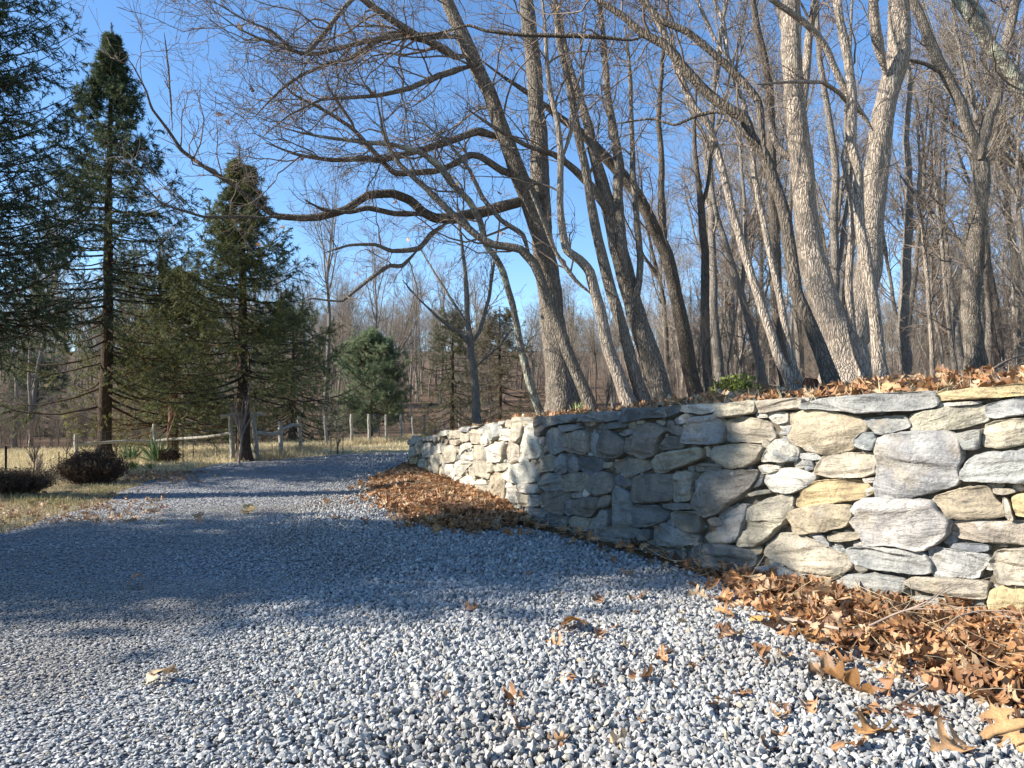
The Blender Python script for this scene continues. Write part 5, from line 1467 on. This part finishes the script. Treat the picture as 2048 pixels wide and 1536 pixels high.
sm = np.random.default_rng(48)
for k in range(100):
    px, py = (sm.uniform(1000, 1900), sm.uniform(1190, 1530)) if k < 78 else (sm.uniform(640, 800), sm.uniform(960, 1060))
    p = gpt(px, py)
    if not in_poly(p[0], p[1], near_pile) and p[0] < wall_x(p[1]) - .1:
        m_ = MB(); put_leaf(m_, (0, 0, 0), sm.uniform(.03, .075) if k < 30 else sm.uniform(.07, .13) if k < 78 else sm.uniform(.08, .14), sm, tilt=.4)
        o = m_.build('fallen_leaf', LEAF); o.location = (p[0], p[1], .045)
        w = 'small leaf scrap scattered on the gravel in front of the near leaf drift' if k < 78 else 'stray brown leaf lying beside the far leaf drift'
        tag(o, w, 'leaf', 'leaf scraps before the near drift' if k < 78 else 'stray leaves beside the far drift')

# sticks and dry stems on the near drift
def stick(name, P, r0, r1, label, cat, mat, kids=0, seed=1, group=None):
    g = np.random.default_rng(seed); P = np.array(P, float)
    S = spline(np.column_stack([P, np.linspace(r0, r1, len(P))]), .03); m_ = MB()
    tubes(m_, S[None, :, :3], S[None, :, 3], 7)
    if kids:
        s_, D, rr, t = spawn(S[None, :, :3], S[None, :, 3], kids, .3, .95, .4, .9, g, flat=(1, 1, .4)); D[:, 2] = np.abs(D[:, 2]) * .6
        B = grow(s_, D, g.uniform(.12, .4, kids), 6, .12, .02, g); tubes(m_, B, taper(kids, 7, np.minimum(rr * .7, r0 * .6), np.full(kids, .0012)), 4)
    o = m_.build(name, mat, origin=P[0]); o.location = [float(a) for a in P[0]]
    return tag(o, label, cat, group)
def gz(px, py, z): return gnd(np.array(float(px)), np.array(float(py)), z)
stick('stick', [gz(1552, 1236, .06), gz(1610, 1244, .07), gz(1680, 1258, .10)], .011, .008, 'thick grey stick lying at the front edge of the near leaf drift', 'stick', TWIG_PALE)
stick('stick', [gz(1738, 1252, .14), gz(1790, 1228, .2), gz(1850, 1205, .27), gz(1900, 1165, .34)], .006, .002, 'long forked pale twig propped over the leaf drift against the wall', 'stick', TWIG_PALE, 7, 3)
stick('stick', [gz(1880, 1265, .12), gz(1920, 1232, .17), gz(1985, 1222, .19), gz(2045, 1248, .15)], .005, .003, 'thin arched straw stem over the right end of the drift', 'stick', TWIG_PALE, 2, 4)
stick('stick', [gz(1790, 1416, .04), gz(1820, 1396, .05), gz(1852, 1374, .06)], .006, .004, 'short straw-coloured stem lying on the gravel below the drift', 'stick', TWIG_PALE)
stick('stick', [gz(1755, 1170, .05), gz(1748, 1130, .15), gz(1752, 1090, .28)], .003, .0015, 'dry weed stem growing up against the wall under the big pale stone', 'weed stem', TWIG_PALE, 6, 5)
stick('stick', [gz(1330, 1135, .05), gz(1370, 1150, .06), gz(1420, 1175, .05)], .004, .002, 'thin dead stem along the foot of the dark stones', 'stick', TWIG, 3, 6)

# ------------------------------------------------------------------ field fence
fence = empty('field_fence', gpt(465, 919), 'weathered post and wire fence with a few split rails along the field', 'fence')
fo = np.array(fence.location)
def fp(px, base): return gpt(px, base)
def wood_post(px, top, base, w, lean=0.0):
    p = fp(px, base); d = p[1]; t = pix(px + lean, top, d); m_ = MB(); r = w / 2 * d / F_PX
    P = np.array([p - [0, 0, .25], p, p * .6 + t * .4 + [.01, 0, 0], p * .25 + t * .75 - [.012, 0, 0], t])
    S = spline(np.column_stack([P, [r * 1.1, r * 1.08, r, r * .95, r * .85]]), .05)
    stem(m_, S[:, :3], S[:, 3], 12, seed=int(px), rough=1.2)
    m_.build('post', WOOD_POST, fence, origin=fo); return p, t
POSTS = [(152, 868, 921, 8, 0), (311, 848, 917, 8, -2), (465, 832, 921, 9, -4), (513, 832, 920, 9, -5), (561, 843, 916, 9, 0), (602, 832, 902, 7, -5), (653, 831, 896, 6, -3), (703, 828, 889, 6, 0), (738, 828, 888, 6, 0), (772, 829, 885, 5, 0), (802, 828, 880, 5, 0), (827, 833, 876, 5, -2), (849, 830, 873, 5, 0), (870, 846, 872, 4, 0), (889, 844, 871, 4, 0), (919, 838, 870, 4, 0)]
PT = [wood_post(*p) for p in POSTS]
def rail(a, b, r, sag=.0, seed=1):
    m_ = MB(); a = np.array(a); b = np.array(b); mid = (a + b) / 2 + [0, 0, sag]
    P = spline(np.column_stack([[a, a * .7 + b * .3 + [0, 0, sag * .5], mid, a * .3 + b * .7 + [0, 0, sag * 1.3], b], np.full(5, r)]), .08)
    stem(m_, P[:, :3], P[:, 3], 9, seed=seed, rough=1.6); m_.build('rail', WOOD_POST, fence, origin=fo)
def at_post(i, f): return PT[i][0] * (1 - f) + PT[i][1] * f
rail(at_post(0, .62), at_post(1, .48), .035, .03, 1); rail(at_post(1, .52), at_post(2, .62), .035, -.03, 2)
rail(at_post(3, .62), at_post(4, .72), .05, -.05, 3); rail(at_post(4, .78), at_post(5, .72), .05, .05, 4)
tl = pix(441, 833, PT[2][0][1]); tr = pix(529, 829, PT[3][0][1])
rail(tl, tl * .5 + tr * .5 + [0, 0, -.01], .045, .015, 5); rail(tl * .5 + tr * .5 + [0, 0, -.01], tr, .045, .02, 6)
# woven wire between the posts, as one light mesh
wm = MB(); wp = np.random.default_rng(3)
for i in range(len(PT) - 1):
    if i == 2: continue
    a0, a1 = PT[i]; b0, b1 = PT[i + 1]
    L = np.linalg.norm(b0 - a0); nv = max(2, int(L / .15)); rw = .0022 if a0[1] < 24 else .003
    hz = np.linspace(.06, .96, 8)
    H0 = a0 + (a1 - a0) * hz[:, None]; H1 = b0 + (b1 - b0) * hz[:, None]
    tubes(wm, np.stack([H0, (H0 + H1) / 2 - [0, 0, .01], H1], 1), np.full((8, 3), rw), 3)
    u = (np.arange(1, nv) / nv)[:, None]
    lo_, hi = a0 + (b0 - a0) * u, a1 + (b1 - a1) * u
    tubes(wm, np.stack([lo_ * .94 + hi * .06, lo_ * .04 + hi * .96], 1), np.full((nv - 1, 2), rw), 3)
wm.build('wire_mesh', WIRE, fence, origin=fo)
def stake(px, top, base, r, label, mat=IRON, lean=0, flag=False):
    p = gpt(px, base); t = pix(px + lean, top, p[1]); m_ = MB(); h = float(t[2]); lx = float(t[0] - p[0])
    # a T-section post
    for a, b in (((-r, -r * .2), (r, r * .2)), ((-r * .2, -r * 1.6), (r * .2, -r * .2))):
        V = [(x + (lx if z > 0 else 0), y, z) for z in (-.1, h) for x, y in ((a[0], a[1]), (b[0], a[1]), (b[0], b[1]), (a[0], b[1]))]
        m_.add(V, [[0, 1, 2, 3], [4, 5, 6, 7], [0, 1, 5, 4], [1, 2, 6, 5], [2, 3, 7, 6], [3, 0, 4, 7]])
    for k in range(int(h / .08)):
        z = .05 + k * .08; m_.add([(-r * .5, r * .2, z), (r * .5, r * .2, z), (r * .5, r * .7, z + .008), (-r * .5, r * .7, z + .008)], [[0, 1, 2, 3]])
    o = m_.build('metal_stake', mat, smooth=False); o.location = [float(a) for a in p]
    return tag(o, label, 'stake', 'metal stakes about the field')
stake(12, 892, 958, .018, 'black metal stake at the left edge above the low shrub')
stake(118, 903, 941, .010, 'thin dark stake in the field, second from the left')
stake(366, 870, 925, .010, 'thin stake just right of the yuccas')
stake(345, 880, 921, .008, 'slim stake between the two yuccas and the field')
stake(387, 888, 922, .008, 'short slim stake in the field right of the planting bed')
stake(428, 884, 917, .007, 'left one of a close pair of slim stakes before the gate posts')
stake(434, 884, 918, .007, 'right one of a close pair of slim stakes before the gate posts')
stake(473, 838, 920, .012, 'dark stake standing tight against the left gate post')
stake(662, 870, 909, .010, 'left one of three dark stakes by the end of the drive')
stake(674, 872, 907, .010, 'middle one of three dark stakes by the end of the drive')
stake(686, 868, 906, .010, 'right one of three dark stakes by the end of the drive')

# ------------------------------------------------------------------ shrubs and plants by the drive
def twig_shrub(name, label, base, w, h, seed, n=900, mat=None, cat='shrub', leafc=None, flat=1.0, depth=.8):
    g = np.random.default_rng(seed); root = empty(name, base, label, cat)
    az = g.uniform(0, 6.28, n); el = np.arccos(g.random(n) ** .75) * 1.02
    D = np.column_stack([np.sin(el) * np.cos(az) * w / 2, np.sin(el) * np.sin(az) * w / 2 * depth, np.cos(el) * h])
    L = np.linalg.norm(D, axis=1) * g.uniform(.72, 1.04, n)
    S = np.column_stack([g.normal(0, w * .11, n), g.normal(0, w * .09, n), np.zeros(n)])
    P = grow(S, D + np.array([0, 0, .12]), L * .9, 6, .09, .05, g); m_ = MB()
    tubes(m_, P, taper(n, 7, np.full(n, .005), np.full(n, .0022)), 3)
    S2, D2, rr, t = spawn(P, taper(n, 7, np.full(n, .005), np.full(n, .002)), 7, .35, 1, .25, .8, g)
    D2 = D2 + np.array([0, 0, .5]); B = grow(S2, D2, g.uniform(.06, .16, len(S2)), 3, .12, .1, g)
    tubes(m_, B, taper(len(S2), 4, np.full(len(S2), .0032), np.full(len(S2), .0016)), 3)
    m_.build('stems', mat or TWIG_RED, root)
    if leafc is not None:
        f_ = MB(); k = len(B); E = B[:, -1]; a = g.normal(0, 1, (k, 2, 3)); a = unit(a); b_ = unit(np.cross(a, g.normal(0, 1, (k, 2, 3))))
        s = g.uniform(.012, .028, (k, 2, 1)) * leafc[1]
        E2 = E[:, None] + g.normal(0, .02, (k, 2, 3))
        V = np.stack([E2 - a * s, E2 + b_ * s * .5, E2 + a * s, E2 - b_ * s * .5], 2).reshape(-1, 3)
        c = np.repeat(np.array(leafc[0]) * g.uniform(.6, 1.35, (k * 2, 1)), 4, 0)
        f_.add(V, np.arange(k * 8).reshape(-1, 4), 0, c); f_.build('foliage', BLADE, root)
    return root
twig_shrub('twiggy_shrub', 'round dormant brown shrub of dense upright twigs beside the drive', gpt(184, 966), 1.02, .50, 501, n=1500, leafc=((.105, .078, .052), .8))
twig_shrub('twiggy_shrub', 'low spreading dormant shrub at the left edge of the picture', gpt(38, 990), .95, .25, 502, n=420, leafc=((.105, .078, .052), .8))
twig_shrub('twiggy_shrub', 'small dark mounded shrub behind the yuccas', gpt(340, 927), .42, .24, 503, n=350, leafc=((.08, .055, .04), .9))
bx, by, _ = pix(1470, 790, 11)
twig_shrub('evergreen_shrub', 'bright yellow-green evergreen shrub on the bank between the trunks', (float(bx), float(by), float(ground_z(bx, by)) - .05), .75, .5, 504, n=130, mat=TWIG, leafc=((.20, .24, .06), 1.8))
def blades(m_, base, n, l, w, spread, c, g, up=1.0, stiff=False, mat=0):
    az = g.uniform(0, 6.28, n); el = g.uniform(.05, spread, n)
    D = np.column_stack([np.sin(el) * np.cos(az), np.sin(el) * np.sin(az), np.cos(el) * up]); L = l * g.uniform(.6, 1.1, n)
    S = np.asarray(base) + np.column_stack([g.normal(0, .03, n), g.normal(0, .03, n), np.zeros(n)]) if np.ndim(base) == 1 else base
    k = 5; t = np.linspace(0, 1, k)[None, :, None]
    droop = (0.05 if stiff else .45) * np.sin(el)[:, None, None]
    P = S[:, None] + D[:, None] * L[:, None, None] * t + np.array([0, 0, -1.]) * droop * L[:, None, None] * t ** 2.2
    sd = unit(np.cross(D, g.normal(0, 1, (n, 3))))[:, None] * (w / 2) * (1 - t ** 1.6 * .95) * g.uniform(.7, 1.2, (n, 1, 1))
    V = np.stack([P - sd, P + sd], 2)
    i = np.arange(n * k * 2).reshape(n, k, 2)
    q = np.stack([i[:, :-1, 0], i[:, :-1, 1], i[:, 1:, 1], i[:, 1:, 0]], -1).reshape(-1, 4)
    cc = np.repeat(np.asarray(c) * g.uniform(.65, 1.25, (n, 1)), k * 2, 0)
    m_.add(V.reshape(-1, 3), q, mat, cc)
def clump(name, label, cat, base, n, l, w, spread, c, seed, stiff, group=None):
    m_ = MB(); g = np.random.default_rng(seed); blades(m_, np.zeros(3), n, l, w, spread, c, g, stiff=stiff)
    o = m_.build(name, BLADE); o.location = [float(a) for a in base]; return tag(o, label, cat, group)
clump('yucca', 'large spiky dark green yucca right of the round shrub', 'yucca', gpt(314, 926), 120, .66, .042, 1.25, (.11, .16, .075), 511, True)
clump('yucca', 'smaller spiky yucca between the round shrub and the larger yucca', 'yucca', gpt(262, 922), 70, .50, .036, 1.15, (.10, .15, .075), 512, True)
clump('strap_plant', 'clump of fresh green strap leaves in front of the smaller yucca', 'plant', gpt(264, 942), 90, .26, .018, .55, (.18, .23, .05), 513, False)
clump('strap_plant', 'thinner green clump in front of the larger yucca', 'plant', gpt(299, 942), 70, .24, .016, .6, (.17, .20, .06), 514, False)
clump('strap_plant', 'pale young shoots on the wall top at the foot of the big oak', 'plant', np.array([pix(1158, 815, 8.6)[0], 8.6, float(ground_z(pix(1158, 815, 8.6)[0], 8.6)) + .02]), 40, .17, .012, .4, (.42, .44, .2), 515, False)
# saplings
def sapling(name, label, px, base, top, w, seed, mat, n=7, d=None, fan=.35):
    g = np.random.default_rng(seed); p = gpt(px, base); h = float(pix(px, top, p[1])[2]); root = empty(name, p, label, 'sapling')
    m_ = MB(); P = grow(np.zeros((1, 3)), np.array([[.05, 0, 1.]]), np.array([h * .5]), 8, .04, .1, g); r = w / 2 * p[1] / F_PX
    Rr = taper(1, 9, np.array([r]), np.array([r * .6])); tubes(m_, P, Rr, 7); m_.build('trunk', mat, root)
    c_ = MB(); S, D, rr, t = spawn(P, Rr, n, .55, 1, .2, fan * 2, g); B = grow(S, D, h * g.uniform(.35, .6, n), 8, .06, .14, g)
    RB = taper(n, 9, np.full(n, r * .6), np.full(n, .003)); tubes(c_, B, RB, 4)
    S, D, rr, t = spawn(B, RB, 7, .2, 1, .3, .8, g); B = grow(S, D, h * g.uniform(.08, .22, len(S)), 5, .08, .1, g); RB = taper(len(S), 6, np.full(len(S), .004), np.full(len(S), .002)); tubes(c_, B, RB, 3)
    c_.build('branches', mat, root); return root
sapling('sapling', 'pale sapling with a fan of thin upright branches before the gate posts', 478, 929, 768, 6, 521, TWIG_PALE, 10)
sapling('sapling', 'slender reddish sapling right of the larger yucca', 335, 918, 770, 4, 522, m_flat('twig_reddish', (.24, .13, .09)), 4, fan=.3)
sapling('sapling', 'short sapling in the field behind the low shrub', 68, 948, 880, 3, 523, TWIG, 9, fan=.6)
sapling('sapling', 'dead branching sapling rising behind the low shrub, left of the round one', 70, 975, 905, 4, 524, TWIG_PALE, 12, fan=.7)
sapling('sapling', 'twiggy little tree among the stakes at the end of the drive', 676, 908, 868, 3, 525, TWIG, 8, fan=.5)
sapling('sapling', 'small bare sapling in the field left of the planting bed', 133, 925, 872, 3, 526, TWIG, 8, fan=.6)
sapling('sapling', 'small bare sapling standing in the field under the warm-trunked spruce', 232, 916, 868, 3, 527, TWIG, 8, fan=.6)

# ------------------------------------------------------------------ grass
g = np.random.default_rng(61)
def grass(name, label, fn, n, l, w, cols, spread=.9, seed=1):
    g = np.random.default_rng(seed); P = fn(n, g); m_ = MB(); c = np.array(cols)[g.integers(0, len(cols), len(P))]
    blades(m_, P, len(P), l, w, spread, c, g)
    tag(m_.build(name, BLADE), label, kind='stuff')
DRY = [(.60, .50, .31), (.68, .58, .39), (.53, .43, .26), (.49, .43, .25)]
def fieldpts(n, g):
    px = g.uniform(-420, 860, n); u = pix(px, 832, np.ones(n)); d = 13.5 + (wood_edge(u[:, 0], u[:, 1]) - 13.5) * g.random(n) ** .9
    P = pix(px, 832, d); P[:, 2] = field_z(P[:, 0], P[:, 1]) - .01
    a = P[:, 0] - np.where(P[:, 1] < 21.4, road_l(P[:, 1]), np.interp(P[:, 1], [21.4, 22.3, 23.2, 24], [-4.7, -3, 0, 4]))
    lawn_ = (P[:, 0] > -5.5) & (P[:, 1] > 21) & ((P[:, 1] - 22.2) - 1.35 * (P[:, 0] + 5) < 0)
    lawn_ = lawn_ & (g.random(n) < .85)
    return P[((a < -.1) | (P[:, 1] > 23.6)) & ~lawn_]
grass('dry_grass', 'straw coloured dormant grass of the field', fieldpts, 56000, .17, .012, DRY, 1.2, 1)
def linepts(n, g):
    A = [(p[0][0], p[0][1]) for p in PT]; i = g.integers(3, len(A) - 1, n); t = g.random(n); A = np.array(A)
    P = A[i] * (1 - t[:, None]) + A[i + 1] * t[:, None] + g.normal(0, .16, (n, 2))
    return np.column_stack([P, field_z(P[:, 0], P[:, 1])])
grass('dry_grass', 'taller dry grass left standing along the fence line', linepts, 9000, .30, .010, DRY + [(.34, .24, .12)], .8, 2)
def vergepts(n, g):
    y = g.uniform(5.5, 17, n); P = np.column_stack([road_l(y) - np.abs(g.normal(.1, .9, n)), y, np.zeros(n)]); return P
grass('dry_grass', 'thin trampled dry grass on the verge of the drive', vergepts, 15000, .06, .006, DRY + [(.30, .22, .13), (.24, .24, .09)], 1.35, 3)
def greenpts(n, g):
    c = np.array([(60, 1003), (105, 1000), (30, 995), (130, 1005), (205, 985)])[g.integers(0, 5, n)]
    P = gnd(c[:, 0] + g.normal(0, 20, n), c[:, 1] + g.normal(0, 5, n)); return P
grass('green_grass', 'fresh green grass tufts below the low shrub at the left', greenpts, 1700, .11, .007, [(.24, .235, .10), (.33, .29, .16), (.17, .18, .07), (.42, .34, .21)], 1.0, 4)
def banktuft(n, g):
    y = g.uniform(3.6, 14.5, n); x = wall_x(y) + np.abs(g.normal(.35, .25, n)); return np.column_stack([x, y, bank_z(x, y)])
grass('dry_grass', 'sparse dead grass along the top of the wall', banktuft, 1500, .13, .005, DRY, 1.0, 5)

# ------------------------------------------------------------------ fallen wood on the bank
def bank_pt(px, py, d):
    p = pix(px, py, d); return np.array([p[0], p[1], float(ground_z(p[0], p[1]))])
a, b = bank_pt(1770, 755, 9.6), bank_pt(1846, 752, 10.2)
m_ = MB(); S = spline(np.column_stack([[a + [0, 0, .08], (a + b) / 2 + [0, 0, .1], b + [0, 0, .08]], [.10, .095, .085]]), .05)
stem(m_, S[:, :3], S[:, 3], 22, seed=4, rough=2)
tag(m_.build('fallen_log', BARK_LICHEN), 'short mossy log lying on the bank right of the tall wavy stem', 'log')
p = bank_pt(1622, 790, 6.9); m_ = MB()
S = spline(np.column_stack([[p - [0, 0, .1], p + [0, 0, .05], p + [.01, 0, .12]], [.055, .05, .035]]), .02)
stem(m_, S[:, :3], S[:, 3], 18, seed=8, rough=3, flare=True)
tag(m_.build('tree_stump', m_bark('red_rotten_wood', (.08, .03, .02), (.28, .12, .07))), 'small rotten red-brown stump on the wall top by the dark slanting trunk', 'stump')
br = np.random.default_rng(9)
for k, (x0, y0, x1, y1) in enumerate([(1960, 758, 2060, 705), (1975, 745, 2048, 735), (1935, 762, 2030, 742), (1990, 735, 2045, 755), (1955, 720, 1995, 758)]):
    a = bank_pt(x0, y0, 7.6 + .2 * k); b = pix(x1, y1, 7.9 + .2 * k)
    stick('fallen_branch', [a + [0, 0, .03], (a + b) / 2 + [0, 0, .05], b], .016, .005, 'dead branch in the brush heap on the bank at the right edge', 'branch', TWIG_PALE if k % 2 else TWIG, 8, 40 + k, 'dead branches in the brush heap')
for k, (x0, y0, x1, y1, d) in enumerate([(1700, 778, 1560, 790, 7.3), (1440, 790, 1530, 770, 8.2), (1840, 765, 1930, 760, 8.5)]):
    a = bank_pt(x0, y0, d); b = bank_pt(x1, y1, d + .4)
    stick('fallen_branch', [a + [0, 0, .03], (a + b) / 2 + [0, 0, .08], b + [0, 0, .04]], .014, .005,
          ['dead branch lying at the foot of the pale pair of trunks', 'dead branch lying by the yellow-green shrub', 'dead branch lying on leaves right of the mossy log'][k], 'branch', TWIG_PALE, 5, 60 + k)
